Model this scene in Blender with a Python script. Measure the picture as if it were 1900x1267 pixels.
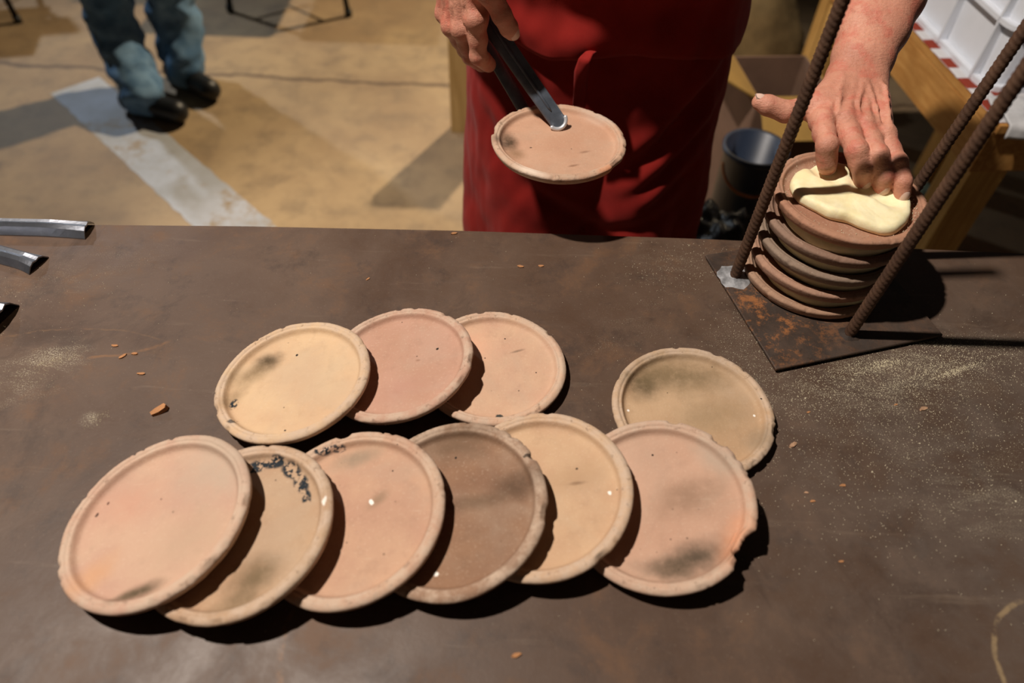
import bpy, bmesh, math, random
import numpy as np
from mathutils import Vector, Matrix, noise

scene = bpy.context.scene
for o in list(bpy.data.objects):
    bpy.data.objects.remove(o)
C = scene.collection
random.seed(7)

# ------------------------------------------------------------------ camera
FPX, PITCH, ROLL, CAMZ, TABLE = 1340.0, math.radians(48.5), math.radians(2.7), 1.55, 0.85
_f = Vector((0, math.cos(PITCH), -math.sin(PITCH)))
_u = Vector((0, math.sin(PITCH), math.cos(PITCH)))
_r = Vector((1, 0, 0))
CR = _r * math.cos(ROLL) + _u * math.sin(ROLL)
CU = -_r * math.sin(ROLL) + _u * math.cos(ROLL)
CF = _f
CAM = Vector((0, 0, CAMZ))
cd = bpy.data.cameras.new('camera')
cam = bpy.data.objects.new('camera', cd)
C.objects.link(cam)
M = Matrix((CR, CU, -CF)).transposed().to_4x4()
M.translation = CAM
cam.matrix_world = M
cd.sensor_width = 36.0
cd.lens = FPX / 1900 * 36
cd.clip_start = 0.02
cd.dof.use_dof = True
cd.dof.focus_distance = 0.955
cd.dof.aperture_fstop = 2.5
scene.camera = cam

# ------------------------------------------------------------------ world and lamps
world = bpy.data.worlds.new('world')
scene.world = world
world.use_nodes = True
bg = world.node_tree.nodes['Background']
bg.inputs[0].default_value = (1.0, 0.86, 0.72, 1)
bg.inputs[1].default_value = 0.02


def lamp(name, kind, loc, energy, col, size=0.05, target=None, angle=None, blend=0.3):
    l = bpy.data.lights.new(name, kind)
    l.energy = energy
    l.color = col
    l.shadow_soft_size = size
    o = bpy.data.objects.new(name, l)
    C.objects.link(o)
    o.location = loc
    if target is not None:
        o.rotation_euler = (Vector(target) - Vector(loc)).to_track_quat('-Z', 'Y').to_euler()
    if angle:
        l.spot_size = math.radians(angle)
        l.spot_blend = blend
    return o


# the bright work lamp hanging over the table, on the left
lamp('work_lamp_offscreen', 'SPOT', (-1.15, 0.60, 3.55), 450, (1.0, 0.90, 0.80), 0.045, (0.15, 0.75, 0.85), 70, 0.5)
# two hall lamps far behind the walking person, one warm, one cool
lamp('hall_lamp_warm_offscreen', 'SPOT', (1.0, 5.0, 3.6), 900, (1.0, 0.79, 0.52), 0.06, (-0.95, 2.55, 0.0), 54, 1.0)
lamp('hall_lamp_cool_offscreen', 'SPOT', (-3.6, 4.9, 3.4), 300, (0.84, 0.92, 1.0), 0.06, (-1.1, 2.5, 0.0), 52, 1.0)

vs = scene.view_settings
vs.view_transform = 'Standard'
vs.look = 'None'
vs.gamma = 1.0
vs.exposure = 0.0
vs.use_curve_mapping = False


# ------------------------------------------------------------------ helpers
def ray(px, py):
    d = CF * FPX + CR * (px - 950.0) - CU * (py - 633.5)
    return d.normalized()


def atz(px, py, z):
    d = ray(px, py)
    return CAM + d * ((z - CAM.z) / d.z)


def aty(px, py, y):
    d = ray(px, py)
    return CAM + d * (y / d.y)


def lerp(a, b, t):
    return Vector(a) * (1 - t) + Vector(b) * t


def lin(r, g, b):
    f = lambda c: (c / 255 / 12.92) if c / 255 <= 0.04045 else ((c / 255 + 0.055) / 1.055) ** 2.4
    return (f(r), f(g), f(b), 1.0)


def mesh_obj(name, verts, faces, mat=None, parent=None, smooth=True, loc=None):
    me = bpy.data.meshes.new(name)
    me.from_pydata([tuple(v) for v in verts], [], [tuple(f) for f in faces])
    me.update()
    o = bpy.data.objects.new(name, me)
    C.objects.link(o)
    if mat:
        me.materials.append(mat)
    if smooth:
        me.polygons.foreach_set('use_smooth', [True] * len(me.polygons))
    if parent:
        o.parent = parent
    if loc is not None:
        o.location = loc
    return o


def bm_obj(name, bm, mat=None, parent=None, smooth=False, loc=None):
    me = bpy.data.meshes.new(name)
    bm.to_mesh(me)
    bm.free()
    o = bpy.data.objects.new(name, me)
    C.objects.link(o)
    if mat:
        me.materials.append(mat)
    if smooth:
        me.polygons.foreach_set('use_smooth', [True] * len(me.polygons))
    if parent:
        o.parent = parent
    if loc is not None:
        o.location = loc
    return o


def thing(name, label, cat, loc=(0, 0, 0), group=None):
    o = bpy.data.objects.new(name, None)
    C.objects.link(o)
    o.location = loc
    o.empty_display_size = 0.05
    tag(o, label, cat, group)
    return o


def tag(o, label, cat, group=None, kind=None):
    o['label'] = label
    o['category'] = cat
    if group:
        o['group'] = group
    if kind:
        o['kind'] = kind
    return o


def box(bm, c, size, bevel=0.0, rot=None, seg=2):
    g = bmesh.ops.create_cube(bm, size=1.0)
    vs_ = g['verts']
    bmesh.ops.scale(bm, verts=vs_, vec=size)
    if bevel > 0:
        es = list({e for v in vs_ for e in v.link_edges})
        r = bmesh.ops.bevel(bm, geom=es, offset=bevel, segments=seg, affect='EDGES', profile=0.7)
        vs_ = list({v for f in r['faces'] for v in f.verts} | {v for v in vs_ if v.is_valid})
    if rot is not None:
        bmesh.ops.rotate(bm, verts=vs_, cent=(0, 0, 0), matrix=rot)
    bmesh.ops.translate(bm, verts=vs_, vec=c)
    return vs_


def tube(path, radius, n=12, ribs=None):
    """closed tube along a list of points; radius may be a list"""
    V, F = [], []
    P = [Vector(p) for p in path]
    rs = radius if isinstance(radius, (list, tuple)) else [radius] * len(P)
    up = Vector((0.13, 0.21, 0.97))
    if abs((P[-1] - P[0]).normalized().dot(up)) > 0.9:
        up = Vector((1, 0.1, 0))
    for i, p in enumerate(P):
        t = (P[min(i + 1, len(P) - 1)] - P[max(i - 1, 0)]).normalized()
        a = t.cross(up).normalized()
        b = t.cross(a)
        for k in range(n):
            w = 2 * math.pi * k / n
            r = rs[i]
            if ribs:
                r += ribs(i, w)
            V.append(p + a * math.cos(w) * r + b * math.sin(w) * r)
    for i in range(len(P) - 1):
        for k in range(n):
            F.append((i * n + k, i * n + (k + 1) % n, (i + 1) * n + (k + 1) % n, (i + 1) * n + k))
    F.append(tuple(range(n))[::-1])
    F.append(tuple((len(P) - 1) * n + k for k in range(n)))
    return V, F


# ------------------------------------------------------------------ materials
class NT:
    def __init__(self, name):
        self.m = bpy.data.materials.new(name)
        self.m.use_nodes = True
        self.t = self.m.node_tree
        self.b = self.t.nodes['Principled BSDF']
        self.tc = self.t.nodes.new('ShaderNodeTexCoord')

    def n(self, t, **kw):
        x = self.t.nodes.new(t)
        for k, v in kw.items():
            setattr(x, k, v)
        return x

    def l(self, a, b):
        self.t.links.new(a, b)

    def val(self, sock, v):
        if isinstance(v, (int, float)):
            sock.default_value = v
        elif isinstance(v, (tuple, list)):
            sock.default_value = v
        else:
            self.l(v, sock)

    def noise(self, scale, detail=4, rough=0.55, co=None, dist=0.0, out='Fac'):
        x = self.n('ShaderNodeTexNoise')
        x.inputs['Scale'].default_value = scale
        x.inputs['Detail'].default_value = detail
        x.inputs['Roughness'].default_value = rough
        x.inputs['Distortion'].default_value = dist
        self.l(co or self.tc.outputs['Object'], x.inputs['Vector'])
        return x.outputs[out]

    def math(self, op, a, b=0.0, c=None, clamp=False):
        x = self.n('ShaderNodeMath', operation=op)
        x.use_clamp = clamp
        self.val(x.inputs[0], a)
        self.val(x.inputs[1], b)
        if c is not None:
            self.val(x.inputs[2], c)
        return x.outputs[0]

    def ramp(self, v, lo, hi, a=0.0, b=1.0):
        x = self.n('ShaderNodeMapRange')
        x.interpolation_type = 'SMOOTHSTEP'
        self.l(v, x.inputs['Value'])
        x.inputs['From Min'].default_value = lo
        x.inputs['From Max'].default_value = hi
        x.inputs['To Min'].default_value = a
        x.inputs['To Max'].default_value = b
        return x.outputs[0]

    def mix(self, f, a, b, mode='MIX'):
        x = self.n('ShaderNodeMix', data_type='RGBA', blend_type=mode)
        self.val(x.inputs[0], f)
        self.val(x.inputs[6], a)
        self.val(x.inputs[7], b)
        return x.outputs[2]

    def dist(self, p, co=None, scale=(1, 1, 1)):
        s = self.n('ShaderNodeVectorMath', operation='SUBTRACT')
        self.l(co or self.tc.outputs['Object'], s.inputs[0])
        s.inputs[1].default_value = p
        m = self.n('ShaderNodeVectorMath', operation='MULTIPLY')
        self.l(s.outputs[0], m.inputs[0])
        m.inputs[1].default_value = scale
        x = self.n('ShaderNodeVectorMath', operation='LENGTH')
        self.l(m.outputs[0], x.inputs[0])
        return x.outputs['Value']

    def bump(self, h, strength=0.3, dist=0.002, normal=None):
        x = self.n('ShaderNodeBump')
        x.inputs['Strength'].default_value = strength
        x.inputs['Distance'].default_value = dist
        self.l(h, x.inputs['Height'])
        if normal:
            self.l(normal, x.inputs['Normal'])
        return x.outputs[0]

    def out(self, col, rough=0.6, metal=0.0, normal=None, spec=None):
        self.val(self.b.inputs['Base Color'], col)
        self.val(self.b.inputs['Roughness'], rough)
        self.val(self.b.inputs['Metallic'], metal)
        if spec is not None:
            self.b.inputs['Specular IOR Level'].default_value = spec
        if normal:
            self.l(normal, self.b.inputs['Normal'])
        return self.m


def simple(name, col, rough=0.6, metal=0.0, var=0.25, scale=30, bump=0.15, bscale=200, spec=None, bdist=0.001):
    m = NT(name)
    d = tuple(c * (1 - var) for c in col[:3]) + (1,)
    f = m.noise(scale, 5)
    c = m.mix(m.ramp(f, 0.3, 0.7), d, col)
    nb = m.bump(m.noise(bscale, 4), bump, bdist)
    return m.out(c, rough, metal, nb, spec)


def mat_concrete():
    m = NT('concrete_floor')
    co = m.tc.outputs['Object']
    a = m.noise(1.3, 6, 0.6)
    b = m.noise(9, 6, 0.65)
    fine = m.noise(70, 4, 0.6)
    c = m.mix(m.ramp(a, 0.35, 0.65), lin(142, 118, 90), lin(170, 146, 112))
    c = m.mix(m.ramp(b, 0.42, 0.72, 0, 0.55), c, lin(112, 96, 78))
    c = m.mix(m.ramp(fine, 0.55, 0.8, 0, 0.35), c, lin(190, 170, 140))
    stain = m.noise(3.2, 5, 0.7, dist=0.8)
    c = m.mix(m.ramp(stain, 0.6, 0.75, 0, 0.5), c, lin(96, 80, 66))
    # crack running across the slab
    sep = m.n('ShaderNodeSeparateXYZ')
    m.l(co, sep.inputs[0])
    w = m.math('ADD', sep.outputs[1], m.math('MULTIPLY', m.math('SUBTRACT', m.noise(4, 4, 0.6), 0.5), 0.12))
    line = m.math('ABSOLUTE', m.math('SUBTRACT', w, 2.77))
    c = m.mix(m.ramp(line, 0.006, 0.02, 0.75, 0.0), c, lin(78, 60, 46))
    h = m.math('ADD', m.math('MULTIPLY', b, 0.6), m.math('MULTIPLY', fine, 0.25))
    return m.out(c, 0.62, 0, m.bump(h, 0.35, 0.006))


def mat_table():
    m = NT('rusted_steel_sheet')
    co = m.tc.outputs['Object']
    a = m.noise(3.0, 6, 0.6, dist=0.4)
    b = m.noise(14, 7, 0.68, dist=0.3)
    fine = m.noise(160, 4, 0.6)
    c = m.mix(m.ramp(a, 0.35, 0.65), lin(78, 58, 45), lin(92, 73, 60))
    c = m.mix(m.ramp(b, 0.5, 0.70, 0, 0.5), c, lin(108, 76, 50))
    c = m.mix(m.ramp(m.noise(22, 5, 0.7), 0.52, 0.75, 0, 0.6), c, lin(60, 48, 42))
    # bare greyer steel towards the right hand, wiped side of the sheet
    d = m.dist((0.62, 0.42, 0), co, (1, 1, 0))
    c = m.mix(m.math('MULTIPLY', m.ramp(d, 0.1, 0.55, 0.6, 0.0), m.ramp(b, 0.35, 0.65, 0.35, 1.0)), c, lin(94, 86, 80))

    c = m.mix(m.ramp(m.noise(6.5, 6, 0.7, dist=0.9), 0.52, 0.7, 0, 0.55), c, lin(58, 44, 36))
    c = m.mix(m.ramp(m.noise(260, 4, 0.7), 0.58, 0.74, 0, 0.22), c, lin(140, 124, 108))
    # long wiping streaks
    mp = m.n('ShaderNodeMapping')
    mp.inputs['Rotation'].default_value = (0, 0, math.radians(-28))
    mp.inputs['Scale'].default_value = (6, 55, 1)
    m.l(co, mp.inputs[0])
    st = m.noise(1.0, 5, 0.6, co=mp.outputs[0])
    c = m.mix(m.ramp(st, 0.6, 0.8, 0, 0.30), c, lin(140, 122, 104))
    # flour dust, in wiped patches, broken up into grains by fine noise
    speck = m.noise(900, 2, 0.6)
    specm = m.noise(620, 3, 0.75)

    dmp = m.n('ShaderNodeMapping')
    dmp.inputs['Rotation'].default_value = (0, 0, -0.35)
    dmp.inputs['Scale'].default_value = (14, 46, 1)
    m.l(co, dmp.inputs[0])
    duststreak = m.noise(1.0, 6, 0.72, dmp.outputs[0], dist=0.7)

    def dust(p, sx, sy, rot, amt, thr):
        mp2 = m.n('ShaderNodeMapping')
        mp2.vector_type = 'TEXTURE'
        mp2.inputs['Location'].default_value = (p[0], p[1], 0)
        mp2.inputs['Rotation'].default_value = (0, 0, rot)
        mp2.inputs['Scale'].default_value = (sx, sy, 1000)
        m.l(co, mp2.inputs[0])
        le = m.n('ShaderNodeVectorMath', operation='LENGTH')
        m.l(mp2.outputs[0], le.inputs[0])
        reg = m.math('MULTIPLY', m.ramp(le.outputs['Value'], 0.15, 1.0, 1.0, 0.0), m.ramp(duststreak, 0.42, 0.66))
        g = m.math('MULTIPLY', reg, m.ramp(specm, thr, thr + 0.12))
        return m.math('MULTIPLY', g, amt)
    T = lambda x, y: atz(x, y, TABLE)
    for (px, py, sx, sy, rot, amt, thr) in (
            (1640, 700, 0.24, 0.085, 0.25, 0.75, 0.50), (1400, 640, 0.10, 0.10, 0.0, 0.5, 0.54), (1800, 660, 0.15, 0.05, 0.2, 0.5, 0.5),
            (60, 690, 0.09, 0.06, 0.6, 0.7, 0.5), (110, 665, 0.05, 0.03, 0.3, 0.7, 0.48), (180, 775, 0.025, 0.02, 0.5, 0.8, 0.46),
            (60, 570, 0.16, 0.09, 0.2, 0.22, 0.57), (1250, 490, 0.12, 0.08, 0.5, 0.5, 0.54), (1150, 620, 0.15, 0.07, 0.8, 0.35, 0.55),
            (1720, 850, 0.22, 0.13, 0.1, 0.22, 0.5), (1850, 930, 0.12, 0.06, 0.3, 0.25, 0.45), (780, 480, 0.35, 0.10, 0.0, 0.15, 0.6),
            (150, 500, 0.18, 0.06, 0.4, 0.3, 0.52)):
        c = m.mix(dust(T(px, py), sx, sy, rot, amt, thr), c, lin(192, 182, 158))

    # scratched arcs
    def arc(p, rad, wdt, col, amt, side):
        dd = m.dist((p[0], p[1], 0), co, (1, 1, 0))
        wob = m.math('MULTIPLY', m.math('SUBTRACT', m.noise(30, 3), 0.5), 0.012)
        e = m.math('ABSOLUTE', m.math('SUBTRACT', m.math('ADD', dd, wob), rad))
        f = m.ramp(e, wdt * 0.3, wdt, amt, 0.0)
        lim = m.dist((side[0], side[1], 0), co, (1, 1, 0))
        f = m.math('MULTIPLY', f, m.ramp(lim, side[2] * 0.7, side[2], 1, 0))
        f = m.math('MULTIPLY', f, m.ramp(m.noise(60, 3), 0.35, 0.6))
        return m.mix(f, c, col)
    q = T(1830, 1190)
    c = arc((q.x + 0.085, q.y - 0.035), 0.085, 0.0035, lin(150, 128, 96), 0.8, (q.x + 0.01, q.y, 0.07))
    q = T(230, 655)
    c = arc((q.x - 0.05, q.y + 0.16), 0.17, 0.003, lin(130, 92, 58), 0.55, (q.x, q.y, 0.06))
    q = T(150, 620)
    c = arc((q.x + 0.02, q.y - 0.30), 0.31, 0.002, lin(120, 90, 62), 0.35, (q.x, q.y, 0.12))
    q = T(520, 1215)
    c = arc((q.x + 0.25, q.y + 0.02), 0.25, 0.004, lin(120, 84, 50), 0.6, (q.x, q.y, 0.05))
    r = m.ramp(b, 0.3, 0.7, 0.42, 0.62)
    h = m.math('ADD', m.math('MULTIPLY', fine, 0.25), m.math('MULTIPLY', b, 0.5))
    return m.out(c, r, 0.0, m.bump(h, 0.35, 0.0012), 0.4)


def mat_clay(name, base, alt, marks=(), rim=None, R=0.098, seed=0.0, gain=0.86):
    """fired clay: mottled body, pale abraded rim, scorch and soot marks at local points (u, v)"""
    m = NT(name)

    def tone(c_, g=gain):
        y_ = 0.3 * c_[0] + 0.55 * c_[1] + 0.15 * c_[2]
        return tuple((x * 0.86 + y_ * 0.14) * g for x in c_[:3]) + (1,)
    base, alt, rim = tone(base), tone(alt), tone(rim or lin(212, 184, 158))
    marks = [tuple(k[:5]) + (tone(k[5]) if max(k[5][:3]) < 0.75 else k[5],) + tuple(k[6:]) for k in marks]
    mp = m.n('ShaderNodeMapping')
    mp.inputs['Location'].default_value = (seed * 1.7, seed * 0.9, seed)
    m.l(m.tc.outputs['Object'], mp.inputs[0])
    co = mp.outputs[0]
    c = m.mix(m.ramp(m.noise(16, 5, 0.55, co), 0.35, 0.65), base, alt)
    c = m.mix(m.ramp(m.noise(70, 5, 0.6, co), 0.5, 0.75, 0, 0.30), c, tuple(x * 0.72 for x in alt[:3]) + (1,))
    c = m.mix(m.ramp(m.noise(330, 3, 0.6, co), 0.55, 0.75, 0, 0.22), c, tone(lin(240, 215, 185)))
    c = m.mix(m.ramp(m.noise(9, 4, 0.6, co, dist=0.6), 0.45, 0.7, 0, 0.5), c, tuple(0.45 * x + 0.55 * y for x, y in zip(base[:3], tone(lin(192, 172, 148))[:3])) + (1,))
    # wiping scratches
    for ang, amt_ in ((0.5 + seed, 0.35), (2.1 + seed * 0.7, 0.28)):
        sm = m.n('ShaderNodeMapping')
        sm.inputs['Rotation'].default_value = (0, 0, ang)
        sm.inputs['Scale'].default_value = (16, 420, 16)
        m.l(m.tc.outputs['Object'], sm.inputs[0])
        scr = m.math('MULTIPLY', m.ramp(m.noise(1.0, 3, 0.6, sm.outputs[0]), 0.66, 0.74), m.ramp(m.noise(20, 3, 0.6, co), 0.5, 0.65))
        c = m.mix(m.math('MULTIPLY', scr, amt_), c, tone(lin(238, 216, 190), 0.85))
    # tiny pits
    vor = m.n('ShaderNodeTexVoronoi')
    vor.inputs['Scale'].default_value = 75
    m.l(co, vor.inputs['Vector'])
    pit = m.math('MULTIPLY', m.ramp(vor.outputs['Distance'], 0.05, 0.10, 1, 0), m.ramp(m.noise(22, 2, 0.5, co), 0.56, 0.62))
    c = m.mix(m.math('MULTIPLY', pit, 0.75), c, lin(60, 44, 34))
    rr = m.dist((0, 0, 0), m.tc.outputs['Object'], (1, 1, 0))
    rm = m.math('MULTIPLY', m.ramp(rr, 0.85 * R, 0.9 * R), m.ramp(m.noise(45, 6, 0.7, co), 0.35, 0.65, 0.1, 0.85))
    c = m.mix(rm, c, rim)
    dirt = m.math('MULTIPLY', m.ramp(rr, 0.85 * R, 0.9 * R), m.ramp(m.noise(110, 6, 0.75, co), 0.55, 0.68, 0, 0.6))
    c = m.mix(dirt, c, tone(lin(122, 92, 70)))
    for (u, v, rad, asp, rot, col, amt, kind) in marks:
        t = m.n('ShaderNodeMapping')
        t.vector_type = 'TEXTURE'
        t.inputs['Location'].default_value = (u, v, 0)
        t.inputs['Rotation'].default_value = (0, 0, rot)
        t.inputs['Scale'].default_value = (rad, rad * asp, 1000)
        m.l(m.tc.outputs['Object'], t.inputs[0])
        le = m.n('ShaderNodeVectorMath', operation='LENGTH')
        m.l(t.outputs[0], le.inputs[0])
        if kind == 's':
            wob = m.math('MULTIPLY', m.math('SUBTRACT', m.noise(38, 4, 0.6, co), 0.5), 0.7)
            f = m.math('MULTIPLY', m.ramp(m.math('ADD', le.outputs['Value'], wob), 0.05, 1.15, amt, 0.0), m.ramp(m.noise(85, 5, 0.7, co), 0.25, 0.6, 0.65, 1.0))
        elif kind == 'f':
            f = m.math('MULTIPLY', m.ramp(le.outputs['Value'], 0.6, 1.0, 1, 0), m.ramp(m.noise(150, 4, 0.65, co), 0.47, 0.52, 0, amt))
        else:   # 'd': a crisp dot
            wob = m.math('MULTIPLY', m.math('SUBTRACT', m.noise(260, 3, 0.6, co), 0.5), 1.2)
            f = m.ramp(m.math('ADD', le.outputs['Value'], wob), 0.75, 1.0, amt, 0.0)
        c = m.mix(f, c, col)
    h = m.math('ADD', m.math('MULTIPLY', m.noise(260, 5, 0.65, co), 0.5), m.math('MULTIPLY', m.noise(60, 4, 0.6, co), m.ramp(rr, 0.80 * R, 0.9 * R, 0.25, 1.3)))
    return m.out(c, 0.78, 0, m.bump(h, 0.5, 0.0016), 0.25)


def mat_skin():
    m = NT('weathered_skin')
    c = m.mix(m.ramp(m.noise(14, 5, 0.6), 0.35, 0.65), lin(190, 130, 108), lin(212, 152, 128))
    c = m.mix(m.ramp(m.noise(42, 4, 0.6), 0.46, 0.66, 0, 0.6), c, lin(196, 104, 86))
    c = m.mix(m.ramp(m.noise(90, 5, 0.7), 0.55, 0.75, 0, 0.35), c, lin(128, 84, 62))
    mp = m.n('ShaderNodeMapping')
    mp.inputs['Scale'].default_value = (130, 340, 340)
    m.l(m.tc.outputs['Object'], mp.inputs[0])
    wr = m.noise(1.0, 4, 0.65, mp.outputs[0], dist=0.8)
    c = m.mix(m.ramp(wr, 0.6, 0.8, 0, 0.25), c, lin(120, 74, 56))
    h = m.math('ADD', m.math('MULTIPLY', wr, 0.6), m.math('MULTIPLY', m.noise(110, 5, 0.65), 0.8))
    m.b.inputs['Subsurface Weight'].default_value = 0.12
    m.b.inputs['Subsurface Radius'].default_value = (0.01, 0.004, 0.002)
    m.b.inputs['Subsurface Scale'].default_value = 0.5
    return m.out(c, 0.5, 0, m.bump(h, 0.75, 0.0022), 0.4)


def mat_fabric(name, a, b, scale=900, rough=0.85, big=9):
    m = NT(name)
    c = m.mix(m.ramp(m.noise(big, 5, 0.6), 0.35, 0.68), a, b)
    w = m.n('ShaderNodeTexWave')
    w.inputs['Scale'].default_value = scale / 6
    w.inputs['Distortion'].default_value = 1.5
    m.l(m.tc.outputs['Object'], w.inputs['Vector'])
    h = m.math('ADD', m.math('MULTIPLY', w.outputs['Fac'], 0.3), m.noise(scale, 3, 0.6))
    m.b.inputs['Sheen Weight'].default_value = 0.04
    return m.out(c, rough, 0, m.bump(h, 0.3, 0.0008), 0.2)


def mat_wood(name, a, b, axis=2, scale=9):
    m = NT(name)
    mp = m.n('ShaderNodeMapping')
    s = [scale * 6] * 3
    s[axis] = scale * 0.5
    mp.inputs['Scale'].default_value = s
    m.l(m.tc.outputs['Object'], mp.inputs[0])
    g = m.noise(1.0, 6, 0.65, mp.outputs[0], dist=0.6)
    c = m.mix(m.ramp(g, 0.32, 0.7), a, b)
    c = m.mix(m.ramp(m.noise(5, 4), 0.5, 0.75, 0, 0.4), c, tuple(x * 0.6 for x in a[:3]) + (1,))
    return m.out(c, 0.6, 0, m.bump(g, 0.25, 0.001), 0.3)


def mat_rust(name, a, b, metal=0.25):
    m = NT(name)
    f = m.noise(60, 6, 0.7)
    c = m.mix(m.ramp(f, 0.35, 0.65), a, b)
    c = m.mix(m.ramp(m.noise(240, 4, 0.6), 0.5, 0.75, 0, 0.5), c, tuple(x * 0.5 for x in a[:3]) + (1,))
    return m.out(c, 0.7, metal, m.bump(m.noise(420, 5, 0.7), 0.5, 0.001), 0.3)


def mat_baseplate():
    m = NT('rusty_base_plate')
    c = m.mix(m.ramp(m.noise(20, 6, 0.65, dist=0.5), 0.36, 0.66), lin(66, 56, 50), lin(84, 68, 58))
    q = atz(1405, 595, TABLE)
    d = m.dist((q.x - 0.42, q.y - 0.73, 0), m.tc.outputs['Object'], (1, 1, 0))
    f = m.math('MULTIPLY', m.ramp(d, 0.02, 0.14, 1, 0.10), m.ramp(m.noise(46, 8, 0.8, dist=0.1), 0.48, 0.62))
    c = m.mix(m.math('MULTIPLY', f, 0.75), c, lin(172, 112, 66))
    c = m.mix(m.ramp(m.noise(75, 5, 0.7), 0.56, 0.7, 0, 0.7), c, lin(52, 44, 42))
    return m.out(c, m.ramp(m.noise(30, 4), 0.3, 0.7, 0.35, 0.6), 0.15, m.bump(m.noise(200, 5, 0.7), 0.4, 0.001), 0.45)


def mat_dough(name, a, b):
    m = NT(name)
    c = m.mix(m.ramp(m.noise(40, 5, 0.6), 0.35, 0.65), a, b)
    m.b.inputs['Subsurface Weight'].default_value = 0.2
    m.b.inputs['Subsurface Radius'].default_value = (0.008, 0.006, 0.003)
    m.b.inputs['Subsurface Scale'].default_value = 0.5
    return m.out(c, 0.6, 0, m.bump(m.noise(120, 5, 0.65), 0.35, 0.0015), 0.3)


def mat_paint():
    m = NT('worn_white_paint')
    c = m.mix(m.ramp(m.noise(4, 6, 0.7), 0.35, 0.65), lin(180, 185, 196), lin(160, 162, 166))
    wear = m.math('ADD', m.noise(2.2, 5, 0.65), m.math('MULTIPLY', m.noise(26, 5, 0.7), 0.5))
    c = m.mix(m.ramp(wear, 0.74, 0.92), c, lin(150, 130, 102))
    return m.out(c, 0.65, 0, m.bump(m.noise(60, 4), 0.3, 0.002))


MAT = dict(
    concrete=mat_concrete(), table=mat_table(), skin=mat_skin(), base=mat_baseplate(),
    frame=mat_rust('dark_frame_steel', lin(48, 42, 40), lin(66, 54, 46)),
    rebar=mat_rust('rusted_rebar', lin(76, 55, 43), lin(98, 72, 55), 0.15),
    weld=simple('bright_weld_metal', lin(200, 202, 206), 0.35, 0.4, 0.6, 90, 0.6, 160),
    apron=mat_fabric('red_cotton', lin(132, 26, 22), lin(150, 34, 28)),
    shirt=mat_fabric('dark_shirt_cotton', lin(58, 30, 30), lin(74, 36, 34)),
    trousers=mat_fabric('charcoal_trouser_cloth', lin(34, 36, 42), lin(50, 52, 58)),
    denim=mat_fabric('blue_denim', lin(78, 112, 146), lin(116, 150, 182), 500, big=14),
    shoe=simple('black_shoe_leather', lin(26, 28, 32), 0.45),
    jacket=mat_fabric('navy_jacket_cloth', lin(28, 30, 66), lin(40, 44, 86)),
    hair=simple('grey_brown_hair', lin(76, 66, 58), 0.7, 0, 0.5, 120, 0.8, 300),
    nail=simple('fingernail', lin(222, 188, 172), 0.35, 0, 0.12, 60, 0.05),
    tongs=simple('blued_steel', lin(100, 108, 120), 0.34, 0.2, 0.45, 35, 0.25, 140),
    tongs_bright=simple('polished_steel', lin(222, 224, 228), 0.3, 0.4, 0.15, 60, 0.1),
    channel=simple('brushed_channel_steel', lin(150, 154, 164), 0.34, 0.85, 0.35, 25, 0.2, 160),
    plastic=simple('white_crate_plastic', lin(226, 230, 238), 0.38, 0, 0.06, 12, 0.05, 60),
    wood=mat_wood('pine_board', lin(176, 122, 62), lin(206, 154, 88), 1),
    wood_post=mat_wood('pine_post', lin(186, 140, 74), lin(214, 170, 100), 2),
    plywood=mat_wood('plywood_sheet', lin(160, 128, 78), lin(184, 152, 100), 2, 5),
    cardboard=simple('brown_cardboard', lin(120, 92, 74), 0.85, 0, 0.2, 10, 0.2, 90),
    cardboard_in=simple('cardboard_flap', lin(176, 138, 70), 0.85, 0, 0.2, 10, 0.2, 90),
    sack=simple('khaki_sack_cloth', lin(150, 126, 84), 0.9, 0, 0.3, 14, 0.6, 120),
    blackbag=simple('black_bag_plastic', lin(26, 26, 28), 0.42, 0, 0.4, 14, 0.6, 30, bdist=0.01),
    bluebin=simple('blue_grey_plastic', lin(44, 54, 72), 0.4, 0, 0.2, 14, 0.1),
    orange=simple('orange_clay', lin(196, 120, 62), 0.8, 0, 0.25, 60),
    chair=simple('dark_tube_metal', lin(42, 42, 50), 0.4, 0.6),
    seat=simple('navy_seat_vinyl', lin(36, 36, 62), 0.5),
    teal=simple('teal_plastic', lin(40, 130, 112), 0.4),
    green=simple('dark_green_canvas', lin(44, 56, 48), 0.85, 0, 0.4, 12, 0.4, 80),
    paint=mat_paint(),
    flour=simple('flour_grain', lin(230, 220, 190), 0.9, 0, 0.1),
    chip=simple('orange_clay_chip', lin(190, 134, 88), 0.85, 0, 0.3, 90),
    chip2=simple('pale_clay_chip', lin(190, 150, 118), 0.85, 0, 0.3, 90),
    dough=mat_dough('fresh_dough', lin(238, 224, 176), lin(246, 236, 196)),
    dough2=mat_dough('flattened_dough', lin(222, 210, 166), lin(234, 224, 184)),
    wall=simple('plaster_wall', lin(150, 140, 124), 0.9, 0, 0.15, 2, 0.2, 30),
    eye=simple('eye_white', lin(230, 228, 222), 0.3),
)


def mat_check():
    m = NT('red_white_checked_cloth')
    ch = m.n('ShaderNodeTexChecker')
    ch.inputs['Scale'].default_value = 22
    m.l(m.tc.outputs['Object'], ch.inputs['Vector'])
    ch.inputs['Color1'].default_value = lin(140, 56, 40)
    ch.inputs['Color2'].default_value = lin(206, 204, 206)
    return m.out(ch.outputs['Color'], 0.85, 0, m.bump(m.noise(700, 3), 0.3, 0.0006), 0.2)


MAT['check'] = mat_check()

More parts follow.
